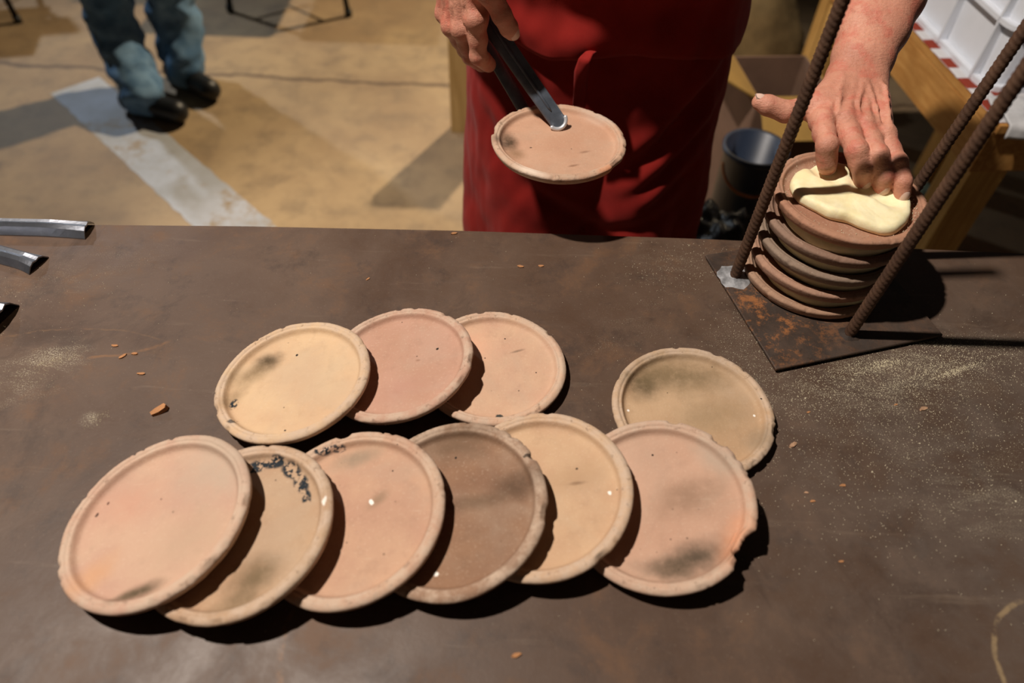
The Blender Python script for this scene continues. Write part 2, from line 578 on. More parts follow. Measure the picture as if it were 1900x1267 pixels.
# ------------------------------------------------------------------ setting
bm = bmesh.new()
bmesh.ops.create_grid(bm, x_segments=40, y_segments=40, size=6.0)
for v in bm.verts:
    v.co.y += 2.5
fl = bm_obj('floor', bm, MAT['concrete'], smooth=True)
fl['kind'] = 'structure'
# painted stripe on the concrete (a worn band of paint that follows the slab)
pa, pb = atz(140, 158, 0), atz(458, 440, 0)
dd_ = (pb - pa).normalized()
side = Vector((-dd_.y, dd_.x, 0))
V, F = [], []
rnd = random.Random(3)
N_ = 60
far = pb + dd_ * 1.0
L_ = (far - pa).length
for i in range(N_ + 1):
    p = pa + dd_ * (L_ * i / N_)
    for s in (-1, 1):
        w_ = 0.098 + 0.008 * noise.noise((i * 0.9, s * 3.0, 1.0))
        q = p + side * s * w_
        V.append((q.x, q.y, 0.0008))
for i in range(N_):
    F.append((2 * i, 2 * i + 1, 2 * i + 3, 2 * i + 2))
st = mesh_obj('trim_1', V, F, MAT['paint'], fl)
bm = bmesh.new()
box(bm, (0, 7.6, 1.6), (11, 0.12, 3.2))
w = bm_obj('wall_back', bm, MAT['wall'])
w['kind'] = 'structure'

# ------------------------------------------------------------------ work table
tb = thing('work_table', 'dark brown rusted steel work table covered with flour and clay plates', 'table', (0, 0, 0))
edge = [(-1.35, 0.775), (-0.755, 0.801), (-0.40, 0.822), (-0.076, 0.835), (0.275, 0.842), (0.761, 0.843), (1.25, 0.838)]


def edge_y(x):
    for (x0, y0), (x1, y1) in zip(edge, edge[1:]):
        if x <= x1:
            return y0 + (y1 - y0) * (x - x0) / (x1 - x0)
    return edge[-1][1]


V, F = [], []
NX, NY = 60, 24
for i in range(NX + 1):
    x = -1.35 + 2.6 * i / NX
    for j in range(NY + 1):
        y = -0.06 + (edge_y(x) + 0.06) * j / NY
        V.append((x, y, TABLE))
nn = len(V)
V += [(a, b, c - 0.006) for a, b, c in V]
id_ = lambda i, j: i * (NY + 1) + j
for i in range(NX):
    for j in range(NY):
        F.append((id_(i, j), id_(i + 1, j), id_(i + 1, j + 1), id_(i, j + 1)))
        F.append((nn + id_(i, j), nn + id_(i, j + 1), nn + id_(i + 1, j + 1), nn + id_(i + 1, j)))
for i in range(NX):
    F.append((id_(i, 0), nn + id_(i, 0), nn + id_(i + 1, 0), id_(i + 1, 0)))
    F.append((id_(i, NY), id_(i + 1, NY), nn + id_(i + 1, NY), nn + id_(i, NY)))
for j in range(NY):
    F.append((id_(0, j), id_(0, j + 1), nn + id_(0, j + 1), nn + id_(0, j)))
    F.append((id_(NX, j), nn + id_(NX, j), nn + id_(NX, j + 1), id_(NX, j + 1)))
mesh_obj('tabletop', V, F, MAT['table'], tb, smooth=False)
for x in (-1.2, 1.1):
    for y in (0.05, 0.70):
        bm = bmesh.new()
        box(bm, (x, y, 0.4225), (0.045, 0.045, 0.845), 0.003)
        bm_obj('leg', bm, MAT['frame'], tb)
for y in (0.05, 0.70):
    bm = bmesh.new()
    box(bm, (-0.05, y, 0.815), (2.26, 0.04, 0.056), 0.003)
    bm_obj('rail', bm, MAT['frame'], tb)
for x in (-1.2, 1.1):
    bm = bmesh.new()
    box(bm, (x, 0.375, 0.815), (0.04, 0.61, 0.056), 0.003)
    bm_obj('rail', bm, MAT['frame'], tb)


# ------------------------------------------------------------------ clay plates
def plate_mesh(R, seed, chips=(), tk=0.185, wob=1.0, upright=False):
    prof = [(0.0, 0.0), (0.45, 0.0), (0.80, 0.0), (0.90, 0.03), (0.955, 0.26), (0.985, 0.50), (0.998, 0.70), (1.0, 0.80), (0.993, 0.88), (0.978, 0.94), (0.960, 0.985), (0.945, 1.0), (0.930, 0.995),
            (0.920, 0.955), (0.910, 0.925), (0.900, 0.925), (0.890, 0.935), (0.880, 0.91), (0.870, 0.84), (0.858, 0.72), (0.843, 0.60), (0.823, 0.54), (0.79, 0.515), (0.72, 0.51), (0.45, 0.51), (0.22, 0.515), (0.0, 0.52)]
    if upright:
        prof[2:7] = [(0.88, 0.0), (0.945, 0.03), (0.975, 0.22), (0.990, 0.48), (0.998, 0.70)]
    n = 240
    rng = random.Random(seed)
    cl = [(rng.uniform(0, 2 * math.pi), rng.uniform(0.010, 0.05), rng.uniform(0.004, 0.013)) for _ in range(12)]
    cl += list(chips)
    V, F, idx = [], [], []
    T = R * tk
    for pi, (r, z) in enumerate(prof):
        row = []
        if r == 0.0:
            V.append((0, 0, z * T))
            idx.append([len(V) - 1] * n)
            continue
        for k in range(n):
            a = 2 * math.pi * k / n
            ca, sa = math.cos(a), math.sin(a)
            f = max(0.0, min(1.0, (r - 0.80) / 0.16))
            dr = f * wob * (0.010 * noise.noise((ca * 1.6 + seed, sa * 1.6, 0)) + 0.0016 * noise.noise((ca * 9 + seed, sa * 9, z * 2)) + 0.0016 * noise.noise((ca * 40, sa * 40 + seed, z * 5)))
            dz = f * (0.05 * noise.noise((ca * 3, sa * 3 + seed, 5)) + 0.028 * noise.noise((ca * 38 + seed, sa * 38, r * 30))) if z > 0.5 else 0.0
            for (a0, w_, dep) in cl:
                da = abs((a - a0 + math.pi) % (2 * math.pi) - math.pi)
                if da < w_:
                    g = (1 - (da / w_) ** 2) ** 0.6 * (0.9 + 0.35 * noise.noise((a * 30, seed, 2.0)))
                    r0 = 1 - max(0.06, 2.2 * dep)
                    e_ = max(0.0, min(1.0, (r - r0) / (1 - r0)))
                    dr -= dep * g * e_
                    dz -= min(0.38, 0.10 + dep * 3.2) * g * min(1.0, e_ * 1.6) * (1 if z > 0.55 else 0)
            rr = (r + dr) * R
            zz = z * T + dz * T + (0.03 * T * noise.noise((ca * r * 2 + seed, sa * r * 2, 9)) if z > 0.5 else 0)
            V.append((rr * ca, rr * sa, max(0.0, zz)))
            row.append(len(V) - 1)
        idx.append(row)
    for i in range(len(prof) - 1):
        A, B = idx[i], idx[i + 1]
        for k in range(n):
            k2 = (k + 1) % n
            q = [A[k], A[k2], B[k2], B[k]]
            u = []
            for x in q:
                if x not in u:
                    u.append(x)
            F.append(tuple(u))
    return V, F


def plate_matrix(x, y, a, b, z):
    n = Vector((a, b, 1)).normalized()
    u = Vector((0, 1, 0)).cross(n).normalized()
    v = n.cross(u)
    m = Matrix((u, v, n)).transposed().to_4x4()
    m.translation = (x, y, z)
    return m


def local(mx, R, px, py, tk=0.185):
    """local (u, v) of the plate point seen at a photo pixel, on the plate's upper face"""
    inv = mx.inverted()
    o = inv @ CAM
    d = inv.to_3x3() @ ray(px, py)
    t = (R * tk * 0.6 - o.z) / d.z
    p = o + d * t
    return p.x, p.y


CREAM, PINK, TAN, BROWN = lin(218, 182, 146), lin(208, 160, 132), lin(196, 158, 120), lin(150, 112, 82)
SOOT, OLIVE, DARK, BLUEBLACK, ORANGE, GREY, WHITE = lin(58, 46, 34), lin(112, 92, 60), lin(44, 36, 30), lin(34, 44, 52), lin(226, 146, 98), lin(178, 162, 142), lin(240, 236, 228)
# number: x, y, tilt x, tilt y, radius, base, alt, marks at photo points (px, py, radius m, aspect, rotation, colour, amount, kind), chips at photo points, label
PLATES = {
    1: (-0.3434, 0.3335, -0.2344, 0.0147, 0.0985, lin(206, 160, 134), lin(214, 172, 142),
        [(165, 1075, .04, .5, 1.0, lin(222, 160, 104), .55, 's'), (410, 860, .075, .8, -.6, lin(196, 172, 148), .75, 's'), (350, 1000, .06, .7, .6, lin(200, 168, 136), .6, 's'), (255, 1098, .032, .32, .35, lin(86, 72, 46), .95, 's'), (235, 1104, .02, .3, .35, lin(86, 72, 46), .8, 's'), (178, 954, .002, 1.5, 0, DARK, 1, 'd'), (199, 932, .0014, 1.4, 0, DARK, 1, 'd'), (240, 930, .05, .8, .4, lin(214, 150, 122), .5, 's')],
        [(390, 1048, .10, .03), (457, 935, .07, .02)], 'pinkish clay plate with an olive scorch on its inner rim, resting on a soot-flaked plate'),
    2: (-0.2615, 0.3277, -0.1974, 0.0275, 0.0985, lin(198, 160, 122), lin(188, 148, 112),
        [(475, 865, .016, .6, .2, BLUEBLACK, 1, 'f'), (508, 858, .017, .5, 0, BLUEBLACK, 1, 'f'), (540, 872, .017, .6, -.6, BLUEBLACK, 1, 'f'), (558, 895, .016, .6, -1.0, BLUEBLACK, 1, 'f'), (568, 922, .012, .5, -1.3, BLUEBLACK, 1, 'f'), (470, 1070, .036, .7, .6, OLIVE, .85, 's'), (430, 1120, .03, .4, .3, OLIVE, .6, 's'), (606, 935, .003, 2, 0, WHITE, .8, 'd')],
        [], 'tan clay plate with an arc of flaked blue-black soot'),
    3: (-0.1533, 0.3494, -0.1916, -0.0181, 0.099, lin(210, 164, 130), lin(200, 152, 122),
        [(602, 840, .012, .5, .2, BLUEBLACK, 1, 'f'), (628, 834, .011, .4, .1, BLUEBLACK, .9, 'f'), (660, 850, .035, .4, .3, lin(150, 132, 108), .7, 's'), (700, 925, .018, .5, .8, lin(150, 122, 92), .7, 's'), (688, 930, .0025, 1.5, .5, WHITE, 1, 'd'), (728, 872, .0012, 1, 0, DARK, 1, 'd')],
        [(640, 800, .08, .03)], 'pink-tan clay plate with grey smears, between the soot-flaked and dark brown plates'),
    4: (-0.0515, 0.3632, -0.2074, -0.0384, 0.1000, lin(158, 116, 84), lin(146, 106, 78),
        [(960, 895, .04, .55, .2, lin(92, 68, 48), .8, 's'), (880, 930, .06, .2, .1, lin(106, 80, 56), .6, 's'), (850, 820, .06, .5, .2, lin(112, 86, 62), .7, 's'), (845, 848, .0016, 1.2, 0, DARK, 1, 'd'), (808, 1064, .0028, 1, 0, WHITE, 1, 'd'), (982, 850, .006, .4, .3, DARK, .8, 'd')],
        [(1012, 955, .10, .03), (985, 852, .05, .03)], 'dark brown scorched clay plate, the darkest plate lying on the table'),
    5: (0.0371, 0.3855, -0.1770, -0.0187, 0.0992, lin(216, 176, 134), lin(208, 164, 124),
        [(1060, 885, .05, .5, .3, lin(188, 150, 108), .5, 's'), (1131, 913, .0022, 1.3, 0, WHITE, 1, 'd'), (1070, 895, .012, .25, .1, lin(140, 104, 72), .7, 's'), (1070, 868, .0015, 1, 0, DARK, .8, 'd')],
        [(1110, 1030, .09, .03)], 'light tan-orange clay plate leaning on the broken-rimmed plate'),
    6: (0.1639, 0.3805, -0.1834, -0.0688, 0.0983, lin(206, 158, 128), lin(214, 168, 138),
        [(1275, 920, .055, .55, .3, lin(140, 106, 78), .6, 's'), (1290, 1035, .050, .45, .35, lin(84, 70, 52), .95, 's'), (1235, 1055, .04, .4, -.1, lin(96, 78, 56), .8, 's'), (1370, 1000, .04, .5, 1.0, ORANGE, .42, 's'), (1330, 850, .04, .5, -.7, GREY, .6, 's'), (1211, 843, .0014, 1, 0, DARK, 1, 'd')],
        [(1390, 1018, .19, .10), (1372, 1044, .10, .05), (1345, 812, .10, .035), (1250, 780, .07, .02)], 'pink clay plate with a large bite broken out of its rim'),
    7: (0.2175, 0.5139, 0.0, 0.004, 0.0958, lin(208, 170, 128), lin(198, 158, 116),
        [(1195, 712, .035, .8, .4, lin(92, 76, 48), .9, 's'), (1260, 695, .075, .5, 0, lin(124, 102, 66), .85, 's'), (1320, 770, .06, .6, .3, lin(160, 130, 90), .6, 's'), (1410, 815, .03, .6, .9, lin(150, 128, 100), .7, 's'), (1166, 760, .0018, 1, 0, WHITE, 1, 'd'), (1400, 770, .0018, 1, 0, WHITE, 1, 'd'), (1410, 745, .0013, 1, 0, DARK, 1, 'd')],
        [(1424, 800, .10, .02)], 'olive-tan clay plate lying flat beside the steel base plate, darkened on one side'),
    8: (-0.2535, 0.5209, -0.1622, 0.0375, 0.0930, lin(228, 190, 144), lin(220, 178, 134),
        [(495, 670, .024, .75, .2, lin(62, 50, 34), 1.0, 's'), (470, 690, .040, .5, .7, lin(140, 112, 74), .8, 's'), (430, 740, .03, .5, 1.1, lin(150, 120, 82), .7, 's'), (433, 749, .006, 1.6, 0, BLUEBLACK, 1, 'f'), (550, 657, .0016, 1.3, 0, DARK, 1, 'd'), (436, 786, .008, .5, .2, BLUEBLACK, .8, 'f'), (528, 797, .0013, 1, 0, DARK, 1, 'd')],
        [], 'cream clay plate with a round dark smoke spot'),
    9: (-0.1340, 0.5537, -0.1763, 0.0435, 0.0925, lin(204, 154, 128), lin(198, 148, 120),
        [(811, 646, .0018, 1.2, 0, DARK, 1, 'd'), (775, 667, .004, .6, 0, lin(160, 116, 88), .8, 's'), (745, 720, .04, .6, .4, lin(196, 142, 120), .5, 's')],
        [(866, 670, .10, .02), (848, 706, .09, .022)], 'plain rosy clay plate leaning on a peach plate, with one black dot'),
    10: (-0.0228, 0.5664, 0.004, 0.012, 0.0910, lin(222, 178, 142), lin(214, 166, 134),
         [(927, 773, .006, .8, 0, lin(70, 70, 66), 1, 'd'), (937, 627, .0015, 1, 0, DARK, 1, 'd'), (960, 650, .012, .2, .4, lin(120, 96, 74), .7, 's'), (900, 663, .0012, 1, 0, DARK, 1, 'd'), (995, 690, .0012, 1, 0, DARK, 1, 'd'), (830, 744, .0014, 1, 0, DARK, 1, 'd'), (870, 640, .05, .7, 0, lin(226, 166, 136), .5, 's')],
         [], 'peach clay plate speckled with small dots and a dark mark on its rim'),
}


def make_plate(x, y, a, b, R, z0, base, alt, marks, chips, label, seed, group, tk=0.185, rim=None, zfix=None):
    mx = plate_matrix(x, y, a, b, 1.0)
    u = mx.to_3x3()
    low = min((u @ Vector((0.90 * R * math.cos(t), 0.90 * R * math.sin(t), 0.03 * R * tk))).z for t in [k * 0.05 for k in range(126)])
    low = min(low, min((u @ Vector((0.80 * R * math.cos(t), 0.80 * R * math.sin(t), 0))).z for t in [k * 0.05 for k in range(126)]))
    low = min(low, min((u @ Vector((0.955 * R * math.cos(t), 0.955 * R * math.sin(t), 0.26 * R * tk))).z for t in [k * 0.05 for k in range(126)]))
    z = (z0 - low - 0.0004) if zfix is None else zfix
    mx = plate_matrix(x, y, a, b, z)
    mk = []
    for (px, py, rad, asp, rot, col, amt, kind) in marks:
        lu, lv = local(mx, R, px, py, tk)
        mk.append((lu, lv, rad, asp, rot, col, amt, kind))
    ch = []
    for (px, py, w_, dep) in chips:
        lu, lv = local(mx, R, px, py, tk)
        ch.append((math.atan2(lv, lu) % (2 * math.pi), w_, dep))
    V, F = plate_mesh(R, seed, ch, tk)
    o = mesh_obj('clay_plate', V, F, mat_clay('fired_clay', base, alt, mk, rim, R, seed))
    o.matrix_world = mx
    tag(o, label, 'plate', group)
    return o


for k, (x, y, a, b, R, base, alt, marks, chips, label) in PLATES.items():
    make_plate(x, y, a, b, R, TABLE, base, alt, marks, chips, label, k * 3.7, 'clay plates spread out on the steel table')

# ------------------------------------------------------------------ plate rack: base, three rebars, welds
A_, B_, D_ = atz(1306, 480, TABLE), atz(1437, 692, TABLE), atz(1745, 628, TABLE)
rack = thing('plate_rack', 'rusty square steel base with three upright rebar rods around the plate stack', 'rack', (0.42, 0.73, TABLE))
off = -Vector((0.42, 0.73, TABLE))
E_ = A_ + (D_ - B_)
bm = bmesh.new()
vb = [bm.verts.new((p.x - 0.42, p.y - 0.73, z)) for z in (0.0038, 0.0078) for p in (A_, B_, D_, E_)]
for f in ((3, 2, 1, 0), (4, 5, 6, 7), (0, 1, 5, 4), (1, 2, 6, 5), (2, 3, 7, 6), (3, 0, 4, 7)):
    bm.faces.new([vb[i] for i in f])
bmesh.ops.bevel(bm, geom=bm.edges[:], offset=0.0008, segments=1, affect='EDGES')
bp = bm_obj('base_plate', bm, MAT['base'], rack)
for p in (A_, B_, D_, E_):
    q_ = lerp(p, (A_ + D_) / 2, 0.09)
    if q_.y > 0.83:
        q_.y = 0.825
    V, F = tube([(q_.x - 0.42, q_.y - 0.73, -0.0002), (q_.x - 0.42, q_.y - 0.73, 0.0042)], 0.009, 8)
    mesh_obj('foot', V, F, MAT['frame'], rack, False)
bp['label'] = 'rust-blotched square steel base plate'


def rebar(p0, p1, rad):
    n = 22
    L = (p1 - p0).length
    steps = int(L / 0.0016)
    path = [p0 + (p1 - p0) * (i / steps) for i in range(steps + 1)]

    def rib(i, w):
        s = i * 0.0016 / 0.0070
        ph = (s + (w / math.pi if w < math.pi else (2 - w / math.pi)) * 1.5) % 1.0
        r = 0.0012 * max(0.0, 1 - abs(ph - 0.5) / 0.24)
        if abs(math.sin(w)) < 0.22:
            r = max(r, 0.0008)
        return r
    return tube(path, rad, n, rib)


RODS = [((1363, 513), (1583, -10), 0.44), ((1575, 622), (1905, 122), 0.375), None]
tops = []
zt = 1.40
r1 = atz(1363, 513, TABLE + 0.0078)
r2 = atz(1575, 620, TABLE + 0.0078)
r3 = Vector((0.520, 0.818, TABLE + 0.0078))
t1 = r1 + Vector((0.014, 0.004, zt - r1.z))
t2 = r2 + Vector((0.031, -0.004, zt - r2.z))
t3 = r3 + Vector((0.060, 0.0, zt - r3.z))
for i, (p, q) in enumerate(((r1, t1), (r2, t2), (r3, t3))):
    V, F = rebar(p + off, q + off, 0.0070)
    mesh_obj('rebar_rod', V, F, MAT['rebar'], rack)
    V, F = [], []
    n = 20
    rng = random.Random(i)
    scl = 1.9 if i == 0 else 1.0
    rings = [(0.0, 0.0052), (0.004, 0.0045), (0.008, 0.003), (0.0105 * scl, 0.0012), (0.0125 * scl, 0.0)]
    for (r, z) in rings:
        for k in range(n):
            w = 2 * math.pi * k / n
            rr = r * (1 + 0.28 * noise.noise((math.cos(w) * 2 + i * 5, math.sin(w) * 2, r * 90)))
            V.append((p.x + off.x + rr * math.cos(w), p.y + off.y + rr * math.sin(w), 0.0078 + z))
    for a in range(len(rings) - 1):
        for k in range(n):
            F.append((a * n + k, (a + 1) * n + k, (a + 1) * n + (k + 1) % n, a * n + (k + 1) % n))
    mesh_obj('weld_bead', V, F, MAT['weld'] if i == 0 else MAT['frame'], rack)

# ------------------------------------------------------------------ stack of plates with dough between
SX, SY, SZ0, PITCHZ = 0.4185, 0.7700, TABLE + 0.0080, 0.0304
stack_cols = [(lin(164, 126, 98), lin(150, 114, 90)), (lin(168, 126, 100), lin(152, 112, 90)), (lin(134, 112, 94), lin(150, 122, 100)),
              (lin(128, 100, 82), lin(146, 106, 84)), (lin(172, 122, 92), lin(158, 108, 82))]
stack_names = ['lowest clay plate of the stack, resting on the rusty base plate', 'second lowest reddish clay plate of the dough stack between the rebar rods',
               'middle greyish clay plate of the dough stack between the rebar rods', 'dark brown clay plate under the topmost plate of the dough stack',
               'topmost reddish-brown clay plate of the stack, holding the fresh dough']
for k in range(5):
    R = 0.0970 if k != 3 else 0.0975
    ox, oy = ((0.0, 0.0), (0.001, 0.001), (0.0025, 0.0), (0.003, 0.001), (0.0065, 0.001))[k]
    mk = [(0.02 * k - 0.04, -0.085, 0.02, 0.6, 0, lin(60, 46, 38), 0.6, 's')] if k in (2, 3) else []
    V, F = plate_mesh(R, 50 + k * 2.3, (), 0.17, 1.0, True)
    o = mesh_obj('clay_plate', V, F, mat_clay('stack_clay', stack_cols[k][0], stack_cols[k][1], mk, tuple(x * 1.12 for x in stack_cols[k][0][:3]) + (1,), R, 50 + k, 0.98))
    o.location = (SX + ox, SY + oy, SZ0 + PITCHZ * k)
    o.rotation_euler = (0, 0, k * 1.3)
    tag(o, stack_names[k], 'plate', 'clay plates in the stack')


def dough_disc(R, h, seed):
    prof = [(0, 0), (0.7, 0), (0.93, 0.04), (0.99, 0.3), (1.0, 0.55), (0.985, 0.8), (0.94, 0.97), (0.7, 1.0), (0, 1.0)]
    n = 72
    V, F = [], []
    for (r, z) in prof:
        for k in range(n):
            a = 2 * math.pi * k / n
            q = R * r * (1 + 0.035 * noise.noise((math.cos(a) * 2 + seed, math.sin(a) * 2, z)) + 0.008 * noise.noise((math.cos(a) * 12 + seed, math.sin(a) * 12, z * 3)))
            V.append((q * math.cos(a), q * math.sin(a), z * h))
    for i in range(len(prof) - 1):
        for k in range(n):
            F.append((i * n + k, i * n + (k + 1) % n, (i + 1) * n + (k + 1) % n, (i + 1) * n + k))
    return V, F


dn = ['bottom', 'second', 'third', 'uppermost']
for k in range(4):
    V, F = dough_disc(0.0788, 0.0218, 3.1 * k)
    o = mesh_obj('dough_disc', V, F, MAT['dough2'] if k < 2 else MAT['dough'])
    o.location = (SX + 0.004, SY - 0.006, SZ0 + PITCHZ * k + 0.0088)
    tag(o, 'pale flattened dough disc pressed between the ' + ['lowest and second lowest', 'second lowest and middle', 'middle and dark brown', 'dark brown and topmost'][k] + ' plates of the stack', 'dough', 'dough discs pressed in the stack')

# fresh dough on the topmost plate
dz = SZ0 + PITCHZ * 4 + 0.0086
out_px = [(1466, 345), (1470, 330), (1480, 322), (1496, 320), (1515, 311), (1545, 306), (1580, 312), (1620, 326), (1660, 348), (1682, 370), (1687, 390), (1683, 412), (1665, 429), (1645, 432), (1622, 427), (1598, 419), (1575, 409), (1552, 404), (1535, 399), (1515, 388), (1496, 378), (1478, 366)]
outl = [atz(px, py, dz + 0.007) for px, py in out_px]
cen = sum(outl, Vector()) / len(outl)
n = 132
V, F = [], []
ring = []
for k in range(n):
    t = k / n * len(outl)
    i = int(t)
    f = t - i
    p0, p1, p2, p3 = outl[(i - 1) % len(outl)], outl[i % len(outl)], outl[(i + 1) % len(outl)], outl[(i + 2) % len(outl)]
    ring.append(0.5 * ((2 * p1) + (p2 - p0) * f + (2 * p0 - 5 * p1 + 4 * p2 - p3) * f * f + (3 * p1 - p0 - 3 * p2 + p3) * f ** 3) - cen)
FT = [atz(px, py, dz + 0.016) - cen for px, py in ((1528, 318), (1600, 352), (1632, 362), (1658, 375))]
prof = [(0.90, 0.0), (0.985, 0.12), (1.0, 0.38), (0.99, 0.66), (0.955, 0.88), (0.90, 0.985), (0.82, 1.0), (0.7, 0.96), (0.55, 0.93), (0.38, 0.95), (0.2, 0.97), (0.06, 0.97)]
for (r, z) in prof:
    for k in range(n):
        q = ring[k] * r
        h = 0.0155 * z
        if z > 0.5:
            h += 0.0022 * noise.noise((q.x * 45, q.y * 45, 3)) + 0.0008 * noise.noise((q.x * 160, q.y * 160, 3))
            for t in FT:
                d = math.hypot(q.x - t.x, q.y - t.y)
                h -= 0.0065 * math.exp(-(d / 0.013) ** 2) - 0.0028 * math.exp(-((d - 0.022) / 0.008) ** 2)
            h = max(h, 0.003)
        V.append((q.x * (1 + 0.01 * noise.noise((k * 0.4, z, 1))), q.y, h))
for i in range(len(prof) - 1):
    for k in range(n):
        F.append((i * n + k, i * n + (k + 1) % n, (i + 1) * n + (k + 1) % n, (i + 1) * n + k))
F.append(tuple((len(prof) - 1) * n + k for k in range(n)))
F.append(tuple(range(n))[::-1])
o = mesh_obj('dough_lump', V, F, MAT['dough'], loc=(cen.x, cen.y, dz))
tag(o, 'fresh lump of cream dough pressed by the hand on the topmost plate', 'dough')

# ------------------------------------------------------------------ held plate and tongs
HP = (0.0537, 0.9090, 0.002, 0.012, 0.0975)
HZ = TABLE + 0.100
make_plate(*HP, 0, lin(206, 154, 120), lin(214, 164, 130),
           [(945, 262, .016, 1.9, .2, lin(70, 52, 30), .95, 's'), (958, 285, .02, 1.0, .3, lin(140, 104, 66), .7, 's'), (985, 325, .035, .35, -.5, lin(226, 208, 190), .8, 's'), (1120, 225, .05, .35, -.5, lin(210, 184, 164), .75, 's'), (925, 265, .015, 1.2, 1.3, lin(84, 72, 62), .7, 's'), (1065, 305, .010, .3, .4, lin(130, 88, 60), .8, 's'), (1085, 280, .012, .3, .4, lin(140, 96, 66), .6, 's'), (985, 272, .002, .6, 0, DARK, .9, 'd'), (1130, 320, .03, .4, .6, ORANGE, .6, 's')],
           [(1150, 310, .14, .045), (925, 250, .10, .03)], 'clay plate gripped in the steel tongs, held in the air by the cook', 71.0, 'clay plate held in tongs', rim=lin(206, 176, 148), zfix=HZ)

tip = atz(1043, 236, HZ + 0.0125)
tong_dir_end = aty(922, 62, 1.015)
tg = thing('steel_tongs', 'dark steel kitchen tongs gripping a clay plate', 'tongs', tuple(tip))


def tong_arm(p0, p1, w0, w1, lipdir, upv, name, mat, ext=0.058, curved=True):
    """long shallow channel from the rounded tip p0 back to p1 and on into the hand"""
    d = (p1 - p0)
    L = d.length + ext
    d.normalize()
    s = d.cross(upv).normalized()
    u = s.cross(d).normalized() * 1.0
    if u.z < 0:
        u = -u
    sec = []
    NL = 60
    V, F = [], []
    ns = 9
    for i in range(NL + 1):
        t = i / NL
        l = L * t
        w = w0 + (w1 - w0) * min(1, l / (L * 0.8))
        if l < w0:
            w *= math.sqrt(max(0.0, 1 - ((w0 - l) / w0) ** 2)) * 0.98 + 0.02
        bowl = 0.0035 if l > 0.012 else -0.0005
        for k in range(ns):
            q = -1 + 2 * k / (ns - 1)
            hgt = -bowl * (abs(q) ** 3) * lipdir
            V.append(p0 + d * l + s * (q * w) + u * hgt)
    m0 = len(V)
    V += [v + u * 0.0016 * lipdir for v in V]
    for i in range(NL):
        for k in range(ns - 1):
            a = i * ns + k
            F.append((a, a + 1, a + ns + 1, a + ns))
            F.append((m0 + a, m0 + a + ns, m0 + a + ns + 1, m0 + a + 1))
        for k in (0, ns - 1):
            a = i * ns + k
            F.append((a, a + ns, m0 + a + ns, m0 + a))
    for k in range(ns - 1):
        F.append((k, k + 1, m0 + k + 1, m0 + k))
        a = NL * ns + k
        F.append((a, a + 1, m0 + a + 1, m0 + a))
    o = mesh_obj(name, [Vector(v) - tip for v in V], F, mat, tg)
    return o, d, s, u


up_ = Vector((-0.2, -0.55, 0.8))
arm1, td, ts, tu = tong_arm(tip, tong_dir_end, 0.0122, 0.0138, 1, up_, 'upper_arm', MAT['tongs'])
# raised stiffening bead along the upper arm
path = [td * (0.028 + 0.0075 * i) + tu * 0.0022 for i in range(21)]
V, F = tube(path, [0.0008] + [0.0022] * 19 + [0.0008], 10)
mesh_obj('stiffening_bead', V, F, MAT['tongs'], arm1)
# polished lip at the tip
path = [td * (0.0125 - 0.0128 * math.cos(w)) + ts * (0.0128 * math.sin(w)) + tu * 0.0010 for w in [-1.5 + 3.0 * k / 24 for k in range(25)]]
V, F = tube(path, [0.0008] + [0.0030] * 23 + [0.0008], 10)
mesh_obj('polished_tip', V, F, MAT['tongs_bright'], arm1)
tip2 = tip - Vector((0, 0, 0.0175)) + ts * 0.0
p1b = aty(908, 88, 1.038)
cxy = Vector((HP[0], HP[1], 0))
hd = Vector((td.x, td.y, 0)).normalized()
sH = hd.cross(Vector((0, 0, 1))).normalized()
rimout = atz(968, 197, HZ - 0.0045)
rimout = cxy + (Vector((rimout.x, rimout.y, 0)) - cxy).normalized() * 0.108
lp = [Vector((tip.x, tip.y, HZ - 0.0012)) - hd * 0.012, Vector((rimout.x, rimout.y, HZ - 0.0040)), p1b, p1b + (p1b - Vector((rimout.x, rimout.y, HZ))).normalized() * 0.02, tong_dir_end + td * 0.058 - tu * 0.028]
bp_ = []
for i in range(len(lp) - 1):
    k = max(2, int((lp[i + 1] - lp[i]).length / 0.003))
    bp_ += [lerp(lp[i], lp[i + 1], j / k) for j in range(k)]
bp_.append(lp[-1])
for _ in range(5):
    bp_ = [bp_[0]] + [(bp_[i - 1] + bp_[i] * 2 + bp_[i + 1]) / 4 for i in range(1, len(bp_) - 1)] + [bp_[-1]]
V, F = [], []
for i, p in enumerate(bp_):
    d2 = (bp_[min(i + 1, len(bp_) - 1)] - bp_[max(i - 1, 0)]).normalized()
    n2_ = sH.cross(d2).normalized()
    if n2_.z < 0:
        n2_ = -n2_
    wd = 0.0128 * min(1.0, math.sqrt((i + 0.3) / 4.0))
    for k in range(7):
        q = -1 + k / 3.0
        V.append(p + sH * (q * wd) - n2_ * (0.003 * abs(q) ** 3 + 0.001) - tip)
    for k in range(7):
        q = 1 - k / 3.0
        V.append(p + sH * (q * wd) - n2_ * (0.003 * abs(q) ** 3 - 0.0008) - tip)
for i in range(len(bp_) - 1):
    for k in range(14):
        F.append((i * 14 + k, i * 14 + (k + 1) % 14, (i + 1) * 14 + (k + 1) % 14, (i + 1) * 14 + k))
F.append(tuple(range(14))[::-1])
F.append(tuple((len(bp_) - 1) * 14 + k for k in range(14)))
mesh_obj('lower_arm', V, F, MAT['tongs'], tg)
jo = tong_dir_end + td * 0.060 - tip
bm = bmesh.new()
rotm = Matrix((ts, td, tu)).transposed()
box(bm, jo - tu * 0.015, (0.024, 0.006, 0.034), 0.002, rotm)
bm_obj('spring_joint', bm, MAT['tongs'], tg)


